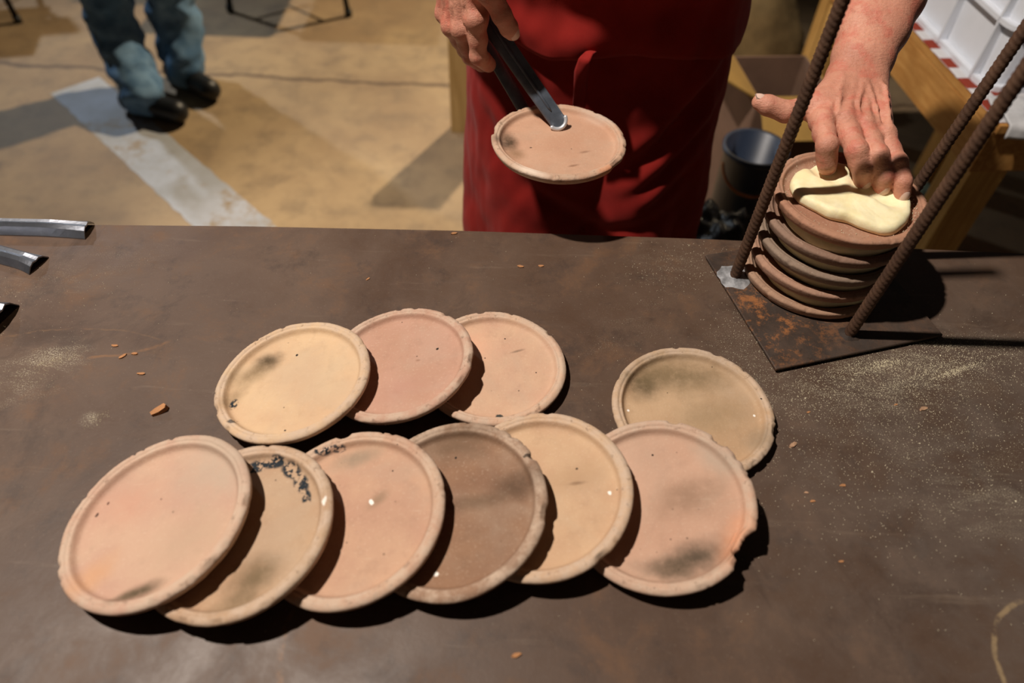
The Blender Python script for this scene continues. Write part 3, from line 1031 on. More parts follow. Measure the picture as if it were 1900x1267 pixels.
# ------------------------------------------------------------------ implicit bodies (smooth unions turned into one mesh)
class Field:
    def __init__(self, lo, hi, h):
        self.lo = np.array(lo, np.float32)
        self.h = h
        self.n = np.ceil((np.array(hi) - np.array(lo)) / h).astype(int) + 1
        self.ax = [self.lo[i] + h * np.arange(self.n[i], dtype=np.float32) for i in range(3)]

    def new(self):
        return np.full(self.n, 0.2, np.float32)

    def block(self, pts_, m):
        pts_ = np.array(pts_)
        a = np.maximum(((pts_.min(0) - m - self.lo) / self.h).astype(int), 0)
        b = np.minimum(((pts_.max(0) + m - self.lo) / self.h).astype(int) + 2, self.n)
        return tuple(slice(x, max(x, y)) for x, y in zip(a, b))

    def cone(self, d, a, b, ra, rb, k=0.0, sub=False, flat=None):
        a, b = np.array(a, np.float32), np.array(b, np.float32)
        s = self.block([a, b], max(ra, rb) + k + 4 * self.h)
        X, Y, Z = self.ax[0][s[0], None, None] , self.ax[1][None, s[1], None], self.ax[2][None, None, s[2]]
        if 0 in (X.size, Y.size, Z.size):
            return
        ba = b - a
        L2 = float(ba @ ba) + 1e-12
        t = np.clip(((X - a[0]) * ba[0] + (Y - a[1]) * ba[1] + (Z - a[2]) * ba[2]) / L2, 0, 1)
        dx, dy, dz_ = X - a[0] - t * ba[0], Y - a[1] - t * ba[1], Z - a[2] - t * ba[2]
        if flat is not None:
            nrm, sc = flat
            nrm = np.array(nrm, np.float32)
            nrm /= np.linalg.norm(nrm)
            al = dx * nrm[0] + dy * nrm[1] + dz_ * nrm[2]
            e = (sc - 1) * al
            dx, dy, dz_ = dx + e * nrm[0], dy + e * nrm[1], dz_ + e * nrm[2]
        q = np.sqrt(dx * dx + dy * dy + dz_ * dz_) - (ra + (rb - ra) * t)
        o = d[s]
        if sub:
            q = -q
            if k > 0:
                hh = np.clip(0.5 - 0.5 * (o - q) / k, 0, 1)
                d[s] = o + (q - o) * hh + k * hh * (1 - hh)
            else:
                d[s] = np.maximum(o, q)
        elif k > 0:
            hh = np.clip(0.5 + 0.5 * (o - q) / k, 0, 1)
            d[s] = o * (1 - hh) + q * hh - k * hh * (1 - hh)
        else:
            d[s] = np.minimum(o, q)

    def mesh(self, d):
        n = self.n
        ins = d < 0
        c = np.zeros(n - 1, np.int8)
        for i in (0, 1):
            for j in (0, 1):
                for k in (0, 1):
                    c += ins[i:n[0] - 1 + i, j:n[1] - 1 + j, k:n[2] - 1 + k]
        act = (c > 0) & (c < 8)
        I = np.argwhere(act)
        idm = np.full(n - 1, -1, np.int64)
        idm[act] = np.arange(len(I))
        P = np.zeros((len(I), 3))
        cnt = np.zeros(len(I))
        cor = [(i, j, k) for i in (0, 1) for j in (0, 1) for k in (0, 1)]
        for a in cor:
            for ax in range(3):
                if a[ax]:
                    continue
                b = list(a)
                b[ax] = 1
                da = d[I[:, 0] + a[0], I[:, 1] + a[1], I[:, 2] + a[2]]
                db = d[I[:, 0] + b[0], I[:, 1] + b[1], I[:, 2] + b[2]]
                m_ = (da < 0) != (db < 0)
                t = da / np.where(m_, da - db, 1)
                p = np.repeat(np.array([a], float), len(I), 0)
                p[:, ax] = t
                P[m_] += p[m_]
                cnt += m_
        P = (P / cnt[:, None] + I) * self.h + self.lo
        Q = []
        for ax in range(3):
            o1, o2 = (ax + 1) % 3, (ax + 2) % 3
            sl0 = [slice(1, n[i] - 1) for i in range(3)]
            sl0[ax] = slice(0, n[ax] - 1)
            sl1 = list(sl0)
            sl1[ax] = slice(1, n[ax])
            A_i, B_i = ins[tuple(sl0)], ins[tuple(sl1)]
            E = np.argwhere(A_i != B_i)
            if not len(E):
                continue
            flip = A_i[tuple(E.T)]
            E = E + np.array([0 if i == ax else 1 for i in range(3)])

            def g(u, v):
                q = E.copy()
                q[:, o1] -= u
                q[:, o2] -= v
                return idm[tuple(q.T)]
            f = np.stack([g(1, 1), g(0, 1), g(0, 0), g(1, 0)], 1)
            f[~flip] = f[~flip][:, ::-1]
            Q.append(f)
        return P, np.concatenate(Q)


def relax(P, Q, it=2, lam=0.5):
    E = np.concatenate([Q[:, [0, 1]], Q[:, [1, 2]], Q[:, [2, 3]], Q[:, [3, 0]]])
    deg = np.bincount(np.concatenate([E[:, 0], E[:, 1]]), minlength=len(P))[:, None]
    for _ in range(it):
        S = np.zeros_like(P)
        for k in range(3):
            S[:, k] = np.bincount(E[:, 0], P[E[:, 1], k], len(P)) + np.bincount(E[:, 1], P[E[:, 0], k], len(P))
        P = P + lam * (S / np.maximum(deg, 1) - P)
    return P


def join_meshes(parts):
    P = np.concatenate([p for p, q in parts])
    Q, o = [], 0
    for p, q in parts:
        Q.append(q + o)
        o += len(p)
    return P, np.concatenate(Q)


def np_obj(name, P, Q, mat, parent=None):
    me = bpy.data.meshes.new(name)
    me.vertices.add(len(P))
    me.vertices.foreach_set('co', np.ascontiguousarray(P, np.float32).ravel())
    me.loops.add(len(Q) * 4)
    me.polygons.add(len(Q))
    me.loops.foreach_set('vertex_index', np.ascontiguousarray(Q, np.int32).ravel())
    me.polygons.foreach_set('loop_start', np.arange(0, len(Q) * 4, 4, dtype=np.int32))
    me.update(calc_edges=True)
    me.validate()
    me.polygons.foreach_set('use_smooth', [True] * len(me.polygons))
    me.materials.append(mat)
    o = bpy.data.objects.new(name, me)
    C.objects.link(o)
    if parent:
        o.parent = parent
    return o


def hand_field(fd, wrist, mcps, fingers, thumb, fore, back, sc=1.0):
    """wrist point, four MCP points, finger chains (PIP, DIP, tip), thumb chain (CMC, MCP, IP, tip), forearm chain [(point, radius)], back = dorsal direction"""
    d = fd.new()
    back = Vector(back).normalized()
    across = (Vector(mcps[3]) - Vector(mcps[0])).normalized()
    # forearm: two bones side by side
    for (p, r), (q, s) in zip(fore, fore[1:]):
        p, q = Vector(p), Vector(q)
        for sg in (-0.42, 0.42):
            fd.cone(d, p + across * r * sg, q + across * s * sg, r * 0.80, s * 0.80, 0.02)
    # palm
    rw = fore[0][1]
    for i, mcp in enumerate(mcps):
        w = Vector(wrist) + across * (i - 1.5) * 0.013 * sc
        fd.cone(d, w, lerp(w, mcp, 0.96) - back * 0.004, 0.0165 * sc, (0.0138, 0.0142, 0.0135, 0.0125)[i] * sc, 0.012)
        fd.cone(d, lerp(w, mcp, 0.35) - back * 0.008, lerp(w, mcp, 0.85) - back * 0.010, 0.014 * sc, 0.011 * sc, 0.012)
    # thumb root and web
    cmc, tm, ti, tt = [Vector(p) for p in thumb]
    fd.cone(d, cmc, tm, 0.0185 * sc, 0.0150 * sc, 0.016)
    fd.cone(d, lerp(wrist, mcps[0], 0.6) - back * 0.006, lerp(cmc, tm, 0.85), 0.0085 * sc, 0.0085 * sc, 0.02)
    # fingers kept apart from one another, blended into the palm
    f = fd.new()
    rad = [(0.0125, 0.0112, 0.0098, 0.0086), (0.0128, 0.0115, 0.0100, 0.0088), (0.0122, 0.0110, 0.0096, 0.0085), (0.0110, 0.0098, 0.0087, 0.0076)]
    for i, ch in enumerate(fingers):
        g = fd.new()
        pts_ = [Vector(mcps[i])] + [Vector(p) for p in ch]
        for j in range(3):
            fd.cone(g, pts_[j], pts_[j + 1], rad[i][j] * sc, rad[i][j + 1] * sc, 0.003)
            mid = lerp(pts_[j], pts_[j + 1], 0.5)
            fd.cone(g, mid - back * 0.002, mid - back * 0.0021, rad[i][j] * 0.98 * sc, rad[i][j] * 0.98 * sc, 0.006)
        for j in (1, 2):   # knuckle swellings
            fd.cone(g, pts_[j], pts_[j] + back * 0.001, rad[i][j] * 1.08 * sc, rad[i][j] * 1.05 * sc, 0.004)
        np.minimum(f, g, out=f)
    g = fd.new()
    fd.cone(g, tm, ti, 0.0138 * sc, 0.0122 * sc, 0.004)
    fd.cone(g, ti, lerp(ti, tt, 0.7), 0.0128 * sc, 0.0118 * sc, 0.004)
    fd.cone(g, lerp(ti, tt, 0.7), tt, 0.0118 * sc, 0.0092 * sc, 0.004)
    np.minimum(f, g, out=f)
    k = 0.008
    hh = np.clip(0.5 + 0.5 * (d - f) / k, 0, 1)
    d = d * (1 - hh) + f * hh - k * hh * (1 - hh)
    # knuckle heads, tendons and veins on the back of the hand
    for i, mcp in enumerate(mcps):
        fd.cone(d, Vector(mcp) + back * 0.004, Vector(mcp) + back * 0.0042, 0.0108 * sc, 0.0108 * sc, 0.008)
        w = Vector(wrist) + across * (i - 1.5) * 0.009 * sc + back * 0.0145 * sc
        fd.cone(d, Vector(mcp) + back * 0.0115 * sc, lerp(mcp, w, 0.8) + back * 0.001, 0.0022, 0.0018, 0.006)
    for i in range(3):   # hollows between the knuckles
        mid = lerp(mcps[i], mcps[i + 1], 0.5)
        fd.cone(d, lerp(mid, wrist, 0.12) + back * 0.0205 * sc, lerp(mid, wrist, 0.5) + back * 0.0235 * sc, 0.0048, 0.003, 0.008, sub=True)
    rngv = random.Random(4)
    for i in range(4):   # veins
        p = lerp(mcps[min(3, i)], mcps[min(3, i + 1)], 0.5) + back * 0.0128 * sc
        for s in range(5):
            q = lerp(p, Vector(wrist) + across * (i - 1.5) * 0.012 + back * 0.017 * sc, 0.28) + across * rngv.uniform(-0.004, 0.004)
            fd.cone(d, p, q, 0.0021, 0.0021, 0.004)
            p = q
    return d


def nail(parent, tipc, prev, back, rad, name='fingernail'):
    d = (Vector(tipc) - Vector(prev)).normalized()
    b = (Vector(back) - d * Vector(back).dot(d)).normalized()
    s = d.cross(b)
    V, F = [], []
    n1, n2 = 9, 9
    cen_ = Vector(tipc) + d * rad * 0.15
    for i in range(n1):
        for j in range(n2):
            u, v = -1 + 2 * i / (n1 - 1), -1 + 2 * j / (n2 - 1)
            lu = u * math.sqrt(1 - 0.45 * v * v)
            lv = v * math.sqrt(1 - 0.3 * u * u)
            V.append(cen_ + d * (lu * rad * 0.80) + s * (math.sin(lv * 0.85) * rad * 0.95) + b * (math.cos(lv * 0.95) * rad * 1.05 - 0.10 * rad * (lu + 0.2) ** 2 * 2))
    m0 = len(V)
    V += [v - b * 0.0012 for v in V]
    for i in range(n1 - 1):
        for j in range(n2 - 1):
            a = i * n2 + j
            F.append((a, a + n2, a + n2 + 1, a + 1))
            F.append((m0 + a, m0 + a + 1, m0 + a + n2 + 1, m0 + a + n2))
    for i in range(n1 - 1):
        for j in (0, n2 - 1):
            a = i * n2 + j
            F.append((a, a + n2, m0 + a + n2, m0 + a))
    for j in range(n2 - 1):
        for i in (0, n1 - 1):
            a = i * n2 + j
            F.append((a, a + 1, m0 + a + 1, m0 + a))
    return mesh_obj(name, V, F, MAT['nail'], parent)


# ------------------------------------------------------------------ the cook
cook = thing('person', 'person in a red apron pressing dough with one hand and holding tongs', 'person', (0.13, 1.26, 0))
coff = -Vector((0.13, 1.26, 0))

# left hand on the dough
Lw = Vector((0.450, 0.931, 1.066))
Lm = [Vector((0.388, 0.848, 1.050)), Vector((0.416, 0.850, 1.053)), Vector((0.440, 0.841, 1.051)), Vector((0.464, 0.827, 1.046))]
Lf = [[(0.384, 0.800, 1.046), (0.392, 0.798, 1.022), (0.402, 0.810, 1.006)],
      [(0.420, 0.794, 1.044), (0.432, 0.781, 1.024), (0.441, 0.783, 1.006)],
      [(0.446, 0.789, 1.042), (0.456, 0.772, 1.023), (0.461, 0.771, 1.006)],
      [(0.472, 0.784, 1.036), (0.479, 0.765, 1.021), (0.483, 0.758, 1.005)]]
Lt = [(0.424, 0.910, 1.056), (0.388, 0.884, 1.052), (0.347, 0.871, 1.048), (0.311, 0.878, 1.056)]
Lback = Vector((0.05, -0.25, 1.0))
Lfore = [((0.450, 0.933, 1.066), 0.0285), ((0.461, 0.962, 1.082), 0.0300), ((0.478, 1.005, 1.104), 0.0370), ((0.496, 1.050, 1.130), 0.0430), ((0.530, 1.140, 1.185), 0.0475), ((0.553, 1.205, 1.225), 0.0450)]
fdL = Field((0.27, 0.71, 0.97), (0.64, 1.27, 1.30), 0.0021)
dL = hand_field(fdL, Lw, Lm, Lf, Lt, Lfore, Lback, 1.12)
PL_, QL_ = fdL.mesh(dL)
PL_ = relax(PL_, QL_, 2, 0.4)

# right hand around the tongs
Rw = aty(846, -95, 1.030)
Rm = [aty(884, 38, 0.984), aty(857, 56, 1.000), aty(838, 50, 1.020), aty(826, 26, 1.040)]
Rf = [[aty(888, 104, 0.988), aty(902, 116, 1.010), aty(908, 122, 1.030)],
      [aty(874, 104, 1.018), aty(894, 118, 1.046), aty(912, 116, 1.072)],
      [aty(864, 92, 1.046), aty(890, 106, 1.078), aty(914, 100, 1.094)],
      [aty(858, 72, 1.066), aty(880, 84, 1.094), aty(902, 78, 1.104)]]
Rt = [aty(872, -62, 0.995), aty(909, -16, 0.965), aty(931, 28, 0.968), aty(950, 62, 0.978)]
Rback = Vector((-0.45, -0.75, 0.45))
Re = Vector((-0.225, 1.26, 1.24))
Rfore = [(Rw, 0.0285), (lerp(Rw, Re, 0.15), 0.030), (lerp(Rw, Re, 0.4), 0.039), (lerp(Rw, Re, 0.75), 0.046), (Re, 0.045)]
fdR = Field((-0.32, 0.93, 0.97), (0.03, 1.34, 1.34), 0.0022)
dR = hand_field(fdR, Rw, Rm, Rf, Rt, Rfore, Rback, 1.08)
PR_, QR_ = fdR.mesh(dR)
PR_ = relax(PR_, QR_, 2, 0.4)

# trunk, upper arms, neck, head and legs under the clothes
fdB = Field((-0.42, 0.86, 0.0), (0.72, 1.55, 1.84), 0.011)
b_ = fdB.new()
Y0 = 1.275


def ly(z):
    t = max(0.0, min(1.0, (z - 1.04) / 0.42))
    return -0.13 * t * t * (3 - 2 * t)


shL, shR = Vector((0.335, Y0 + 0.09 + ly(1.46), 1.44)), Vector((-0.085, Y0 + 0.01 + ly(1.46), 1.45))
fl2 = ((0, 1, 0), 1.45)
for (z0, r0, z1, r1) in ((0.86, 0.155, 1.02, 0.165), (1.02, 0.165, 1.18, 0.160), (1.18, 0.160, 1.38, 0.165)):
    for s in (-0.045, 0.045):
        fdB.cone(b_, (0.125 + s, Y0 + ly(z0), z0), (0.125 + s, Y0 + ly(z1), z1), r0, r1, 0.05, flat=fl2)
fdB.cone(b_, shR, shL, 0.066, 0.066, 0.06)
fdB.cone(b_, (0.125, Y0 + ly(1.46), 1.42), (0.095, Y0 - 0.03 + ly(1.5), 1.57), 0.062, 0.056, 0.04)
for s in (-1, 1):
    fdB.cone(b_, (0.125 + s * 0.09, Y0, 0.90), (0.125 + s * 0.10, Y0 - 0.005, 0.49), 0.088, 0.060, 0.05)
    fdB.cone(b_, (0.125 + s * 0.10, Y0 - 0.005, 0.49), (0.125 + s * 0.105, Y0 + 0.02, 0.10), 0.058, 0.040, 0.03)
    fdB.cone(b_, (0.125 + s * 0.105, Y0 + 0.03, 0.06), (0.125 + s * 0.12, Y0 - 0.13, 0.045), 0.042, 0.036, 0.03)
elL = Vector((0.553, 1.205, 1.225))
fdB.cone(b_, shL, lerp(shL, elL, 0.5), 0.060, 0.054, 0.03)
fdB.cone(b_, lerp(shL, elL, 0.5), elL, 0.054, 0.044, 0.02)
fdB.cone(b_, shR, lerp(shR, Re, 0.5), 0.060, 0.054, 0.03)
fdB.cone(b_, lerp(shR, Re, 0.5), Re, 0.054, 0.044, 0.02)
# head looking down at the hands
hc = Vector((0.085, Y0 - 0.07 - 0.11, 1.670))
fdB.cone(b_, hc + Vector((0, 0.035, 0.035)), hc + Vector((0, -0.005, 0.02)), 0.088, 0.088, 0.03)
fdB.cone(b_, hc + Vector((0, -0.02, -0.01)), hc + Vector((0, -0.055, -0.075)), 0.070, 0.045, 0.03)
fdB.cone(b_, hc + Vector((0, -0.088, -0.005)), hc + Vector((0, -0.116, -0.042)), 0.012, 0.018, 0.012)
for s in (-1, 1):
    fdB.cone(b_, hc + Vector((s * 0.086, 0.02, -0.015)), hc + Vector((s * 0.092, 0.028, 0.02)), 0.015, 0.018, 0.01)
    fdB.cone(b_, hc + Vector((s * 0.032, -0.098, 0.006)), hc + Vector((s * 0.034, -0.099, 0.006)), 0.014, 0.014, 0.01, sub=True)
fdB.cone(b_, hc + Vector((-0.022, -0.112, -0.072)), hc + Vector((0.022, -0.112, -0.072)), 0.006, 0.006, 0.008)
PB_, QB_ = fdB.mesh(b_)
PB_ = relax(PB_, QB_, 2, 0.5)
P, Q = join_meshes([(PL_, QL_), (PR_, QR_), (PB_, QB_)])
body = np_obj('body', P + np.array(coff), Q, MAT['skin'], cook)
body['label'] = 'ruddy weathered skin of forearms and hands'
for i in range(4):
    dirn = (Vector(Lf[i][2]) - Vector(Lf[i][1])).normalized()
    nb = Vector((0.05, -0.75, 0.35))
    nail(cook, lerp(Lf[i][1], Lf[i][2], 0.78) + coff, Vector(Lf[i][1]) + coff, nb, (0.0112, 0.0114, 0.0110, 0.0099)[i])
nail(cook, Vector(Lt[3]) + coff, Vector(Lt[2]) + coff, Vector((0, 0.2, 1)), 0.0105)
nail(cook, lerp(Rt[2], Rt[3], 0.84) + coff, Rt[2] + coff, Vector((0.35, -0.75, 0.62)), 0.0124)
for s in (-1, 1):
    bm = bmesh.new()
    bmesh.ops.create_uvsphere(bm, u_segments=16, v_segments=10, radius=0.012)
    bm_obj('eye', bm, MAT['eye'], cook, True, hc + Vector((s * 0.033, -0.086, 0.006)) + coff)

# shirt, trousers, hair as cloth over the body
fdS = Field((-0.45, 0.90, 0.80), (0.72, 1.56, 1.56), 0.012)
s_ = fdS.new()
for (z0, r0, z1, r1) in ((0.88, 0.166, 1.02, 0.176), (1.02, 0.176, 1.18, 0.172), (1.18, 0.172, 1.38, 0.176)):
    for s in (-0.045, 0.045):
        fdS.cone(s_, (0.125 + s, Y0 + ly(z0), z0), (0.125 + s, Y0 + ly(z1), z1), r0, r1, 0.05, flat=fl2)
fdS.cone(s_, shR, shL, 0.078, 0.078, 0.06)
fdS.cone(s_, shL, lerp(shL, elL, 0.72), 0.074, 0.068, 0.03)
fdS.cone(s_, shR, lerp(shR, Re, 0.72), 0.074, 0.068, 0.03)
Ps, Qs = fdS.mesh(s_)
np_obj('shirt', relax(Ps, Qs, 2) + np.array(coff), Qs, MAT['shirt'], cook)
fdT = Field((-0.15, 1.05, 0.06), (0.40, 1.52, 1.06), 0.012)
t_ = fdT.new()
for s in (-0.045, 0.045):
    fdT.cone(t_, (0.125 + s, Y0, 0.86), (0.125 + s, Y0, 0.98), 0.168, 0.180, 0.05, flat=fl2)
for s in (-1, 1):
    fdT.cone(t_, (0.125 + s * 0.09, Y0, 0.90), (0.125 + s * 0.10, Y0 - 0.005, 0.49), 0.104, 0.082, 0.05)
    fdT.cone(t_, (0.125 + s * 0.10, Y0 - 0.005, 0.49), (0.125 + s * 0.105, Y0 + 0.02, 0.16), 0.082, 0.076, 0.03)
Pt, Qt = fdT.mesh(t_)
np_obj('trousers', relax(Pt, Qt, 2) + np.array(coff), Qt, MAT['trousers'], cook)
for s in (-1, 1):
    fdK = Field((0.0 + 0.125 + s * 0.11 - 0.09, 1.05, -0.02), (0.125 + s * 0.11 + 0.09, 1.42, 0.18), 0.007)
    k_ = fdK.new()
    fdK.cone(k_, (0.125 + s * 0.105, Y0 + 0.05, 0.055), (0.125 + s * 0.122, Y0 - 0.145, 0.045), 0.052, 0.045, 0.02)
    fdK.cone(k_, (0.125 + s * 0.105, Y0 + 0.03, 0.06), (0.125 + s * 0.105, Y0 + 0.03, 0.13), 0.050, 0.050, 0.02)
    Pk, Qk = fdK.mesh(k_)
    Pk[:, 2] = np.maximum(Pk[:, 2], 0.001)
    np_obj('shoe', relax(Pk, Qk, 1) + np.array(coff), Qk, MAT['shoe'], cook)
fdH = Field((-0.05, 0.92, 1.56), (0.24, 1.30, 1.84), 0.008)
h_ = fdH.new()
fdH.cone(h_, hc + Vector((0, 0.038, 0.045)), hc + Vector((0, 0.0, 0.045)), 0.093, 0.090, 0.03)
fdH.cone(h_, hc + Vector((0, -0.115, -0.055)), hc + Vector((0, -0.115, -0.02)), 0.075, 0.080, 0.01, sub=True)
Ph, Qh = fdH.mesh(h_)
np_obj('hair', relax(Ph, Qh, 2) + np.array(coff), Qh, MAT['hair'], cook)


# apron: one long cloth wrapped round the front of the trunk, with a folded-over upper layer and a hanging tie
def torso_front(ph, z):
    t = max(0.0, min(1.0, (1.02 - z) / 0.5))
    cx = 0.127 + 0.012 * t
    a_ = 0.222 + 0.016 * t + 0.012 * max(0, math.sin((z - 0.9) * 6)) * 0
    by = 0.142 - 0.012 * t + 0.006 * math.exp(-((z - 1.04) / 0.12) ** 2)
    return Vector((cx + a_ * math.sin(ph), Y0 - by * abs(math.cos(ph)) ** 0.75 * (1 if math.cos(ph) > 0 else -1), z))


def folds(ph, z):
    t = max(0.0, min(1.0, (1.03 - z) / 0.45))
    x = ph
    d = 0.007 * t * math.sin(x * 6.5 + 1.2 * math.sin(z * 9))
    # gap between the thighs
    d -= 0.030 * t * math.exp(-((x - 0.02 - 0.1 * (1 - t)) / 0.13) ** 2)
    # thighs
    d += 0.020 * t * (math.exp(-((x - 0.50) / 0.28) ** 2) + math.exp(-((x + 0.50) / 0.30) ** 2))
    # creases fanning out from the lap towards the right thigh
    for (x0, z0, sl, amp, wd) in ((0.55, 0.88, 0.75, 0.012, 0.030), (0.60, 0.80, 0.65, 0.013, 0.026), (0.48, 0.72, 0.5, 0.012, 0.024), (0.30, 0.66, 0.3, 0.009, 0.02),
                                  (-0.50, 0.80, -0.55, 0.009, 0.028), (-0.3, 0.72, -0.6, 0.011, 0.026), (0.75, 0.95, 0.5, 0.008, 0.03)):
        u = (z - z0) - sl * (x - x0) * 0.3
        win = math.exp(-((x - x0) / 0.38) ** 2)
        d += amp * win * (math.exp(-(u / wd) ** 2) - 0.8 * math.exp(-((u + wd * 1.5) / wd) ** 2))
    d += 0.005 * noise.noise((x * 4, z * 12, 2)) + 0.002 * noise.noise((x * 9, z * 22, 4))
    return d


def sheet(fn, nu, nv):
    V, F = [], []
    for i in range(nu + 1):
        for j in range(nv + 1):
            V.append(fn(i / nu, j / nv))
    for i in range(nu):
        for j in range(nv):
            a = i * (nv + 1) + j
            F.append((a, a + nv + 1, a + nv + 2, a + 1))
    return V, F


def cloth(name, fn, nu, nv, mat, parent, th=0.0025):
    V, F = sheet(fn, nu, nv)
    o = mesh_obj(name, [v + coff for v in V], F, mat, parent)
    md = o.modifiers.new('thick', 'SOLIDIFY')
    md.thickness = th
    md.offset = 1.0
    return o


def fn_skirt(u, v):
    ph = -1.75 + 3.5 * u
    z = 0.42 + 0.70 * v
    p = torso_front(ph, z)
    p.y += ly(z)
    n_ = Vector((math.sin(ph), -max(0.1, math.cos(ph)), 0)).normalized()
    return p + n_ * (0.012 + folds(ph, z))


def fn_bib(u, v):
    ph = -1.15 + 2.55 * u
    hem = 0.985 + 0.10 * max(0.0, (0.32 - u) / 0.32) ** 1.3 - 0.012 * math.sin(u * 9)
    z = hem + (1.42 - hem) * v
    p = torso_front(ph, min(z, 1.1))
    p.z = z
    p.y += ly(z)
    n_ = Vector((math.sin(ph), -max(0.1, math.cos(ph)), 0)).normalized()
    puff = 0.010 * math.exp(-((z - hem - 0.03) / 0.04) ** 2) + 0.010 * noise.noise((ph * 3, z * 12, 8)) + 0.004 * noise.noise((ph * 8, z * 25, 8))
    return p + n_ * (0.020 + puff * (0.4 + 0.6 * math.sin(math.pi * min(1, max(0, u)))))


ap = cloth('apron', fn_skirt, 150, 120, MAT['apron'], cook)
ap['label'] = 'creased dark red cotton apron'
cloth('apron_bib', fn_bib, 90, 60, MAT['apron'], ap)
# hanging tie, a narrow folded ribbon
tie_px = [(1104, 92, 1.105), (1092, 96, 1.088), (1084, 108, 1.082), (1079, 128, 1.088), (1077, 150, 1.096), (1076, 172, 1.104), (1074, 196, 1.112)]
tp = [aty(px, py, y) for px, py, y in tie_px]


def fn_tie(u, v):
    t = u * (len(tp) - 1)
    i = min(int(t), len(tp) - 2)
    p = lerp(tp[i], tp[i + 1], t - i)
    wd = 0.004 + 0.007 * min(1, u * 2)
    return p + Vector(((v - 0.5) * 2 * wd, 0.004 * math.sin(v * 3.1 + u * 6) - 0.006, 0))


cloth('apron_tie', fn_tie, 24, 6, MAT['apron'], ap, 0.0015)

# ------------------------------------------------------------------ steel channels on the far left of the table
def channel(pts_, w, h, label, twist=0.0):
    P = [Vector(p) for p in pts_]
    V, F = [], []
    n = 28
    prof = [(-1.0, 0.0), (-0.62, 0.72), (-0.3, 1.0), (0.0, 0.9), (0.3, 1.0), (0.62, 0.72), (1.0, 0.0)]
    k = len(prof)
    for i in range(n + 1):
        t = i / n
        c_ = lerp(P[0], P[1], t)
        d = (P[1] - P[0]).normalized()
        s = Vector((-d.y, d.x, 0)).normalized()
        fl_ = 1 + 0.30 * max(0.0, (t - 0.80) / 0.2) ** 1.5
        hh = h * (1 - 0.25 * max(0.0, (t - 0.85) / 0.15))
        for (a, b) in prof:
            V.append(c_ + s * (a * w * fl_) + Vector((0, 0, b * hh + twist * a * t)))
    m0 = len(V)
    V += [v - Vector((0, 0, 0.0022)) for v in V]
    for i in range(n):
        for j in range(k - 1):
            a = i * k + j
            F.append((a, a + k, a + k + 1, a + 1))
            F.append((m0 + a, m0 + a + 1, m0 + a + k + 1, m0 + a + k))
        for j in (0, k - 1):
            a = i * k + j
            F.append((a, a + k, m0 + a + k, m0 + a))
    for i in (0, n):
        for j in range(k - 1):
            a = i * k + j
            F.append((a, a + 1, m0 + a + 1, m0 + a))
    base = P[0].copy()
    o = mesh_obj('steel_channel', [v - base for v in V], F, MAT['channel'], None, False, base)
    return tag(o, label, 'metal bar', 'steel channels on the table')


zc = TABLE + 0.0020
e1 = atz(166, 428, zc)
channel([e1 + Vector((-0.36, -0.012, 0)), e1], 0.0135, 0.016, 'long pressed steel channel lying along the far edge of the table')
e2 = atz(72, 492, zc)
channel([e2 + Vector((-0.13, 0.036, 0)), e2], 0.0145, 0.014, 'pressed steel channel with flared end, between the edge channel and the tall one')
e3 = atz(16, 592, zc)
channel([e3 + Vector((-0.24, 0.005, 0)), e3], 0.020, 0.026, 'tall steel channel end lying on the table near scattered flour')

# ------------------------------------------------------------------ chips and flour
chips = [(297, 764, .0105, 'chip', 'curled orange clay chip casting a shadow beside the cream plate'), (213, 642, .0045, 'chip', 0), (227, 662, .0052, 'chip', 0), (250, 657, .0045, 'chip', 0), (262, 694, .0048, 'chip', 'single orange splinter between the curled chip and the scratched arc'),
         (1713, 759, .0062, 'chip2', 'broad pale clay flake lying in the flour below the base plate'), (1471, 826, .006, 'chip2', 'pale clay flake on bare steel beside the olive-tan plate'),
         (1563, 901, .004, 'chip', 'slim orange flake alone on the wiped grey steel'), (1496, 914, .003, 'chip2', 1), (1508, 930, .0035, 'chip', 1), (1500, 765, .003, 'chip', 'tiny orange crumb beside the edge of the olive-tan plate'), (1662, 751, .0028, 'chip', 'tiny orange crumb in the flour next to the broad pale flake'),
         (958, 1216, .005, 'chip', 'orange chip in front of the row of leaning plates'), (966, 495, .005, 'chip', 2), (1004, 494, .0045, 'chip', 2), (683, 518, .0035, 'chip', 'tiny orange crumb behind the rosy plate'), (1560, 1042, .003, 'chip', 'tiny orange crumb near the broken-rimmed plate'), (842, 434, .005, 'chip', 'orange chip at the far table edge beside the apron')]
GRP = {0: ('tiny orange splinter beside the scratched arc in the steel', 'splinters beside the scratched arc'), 1: ('one of two crumbs lying together beside the pink broken-rimmed plate', 'pair of crumbs'), 2: ('one of two orange flakes behind the peach plate', 'pair of flakes')}
for i, (px, py, r, mt, lab) in enumerate(chips):
    p = atz(px, py, TABLE)
    rng = random.Random(i)
    V, F = [], []
    n = 7
    ang = rng.uniform(-0.2, 0.8)
    for z in (0, 1):
        for k in range(n):
            a = 2 * math.pi * k / n
            rr = r * rng.uniform(0.75, 1.15)
            q = Vector((rr * math.cos(a), rr * 0.42 * math.sin(a), 0))
            q.rotate(Matrix.Rotation(ang, 3, 'Z'))
            V.append((q.x, q.y, z * r * 0.34 * rng.uniform(0.7, 1.3) + (r * 0.35 * (math.cos(a) + 1) * 0.5 if i == 0 else 0) * z))
    F = [tuple(range(n))[::-1], tuple(range(n, 2 * n))] + [(k, (k + 1) % n, n + (k + 1) % n, n + k) for k in range(n)]
    o = mesh_obj('clay_chip', V, F, MAT[mt], None, False, (p.x, p.y, TABLE - 0.0001))
    tag(o, lab if isinstance(lab, str) else GRP[lab][0], 'chip', None if isinstance(lab, str) else GRP[lab][1])

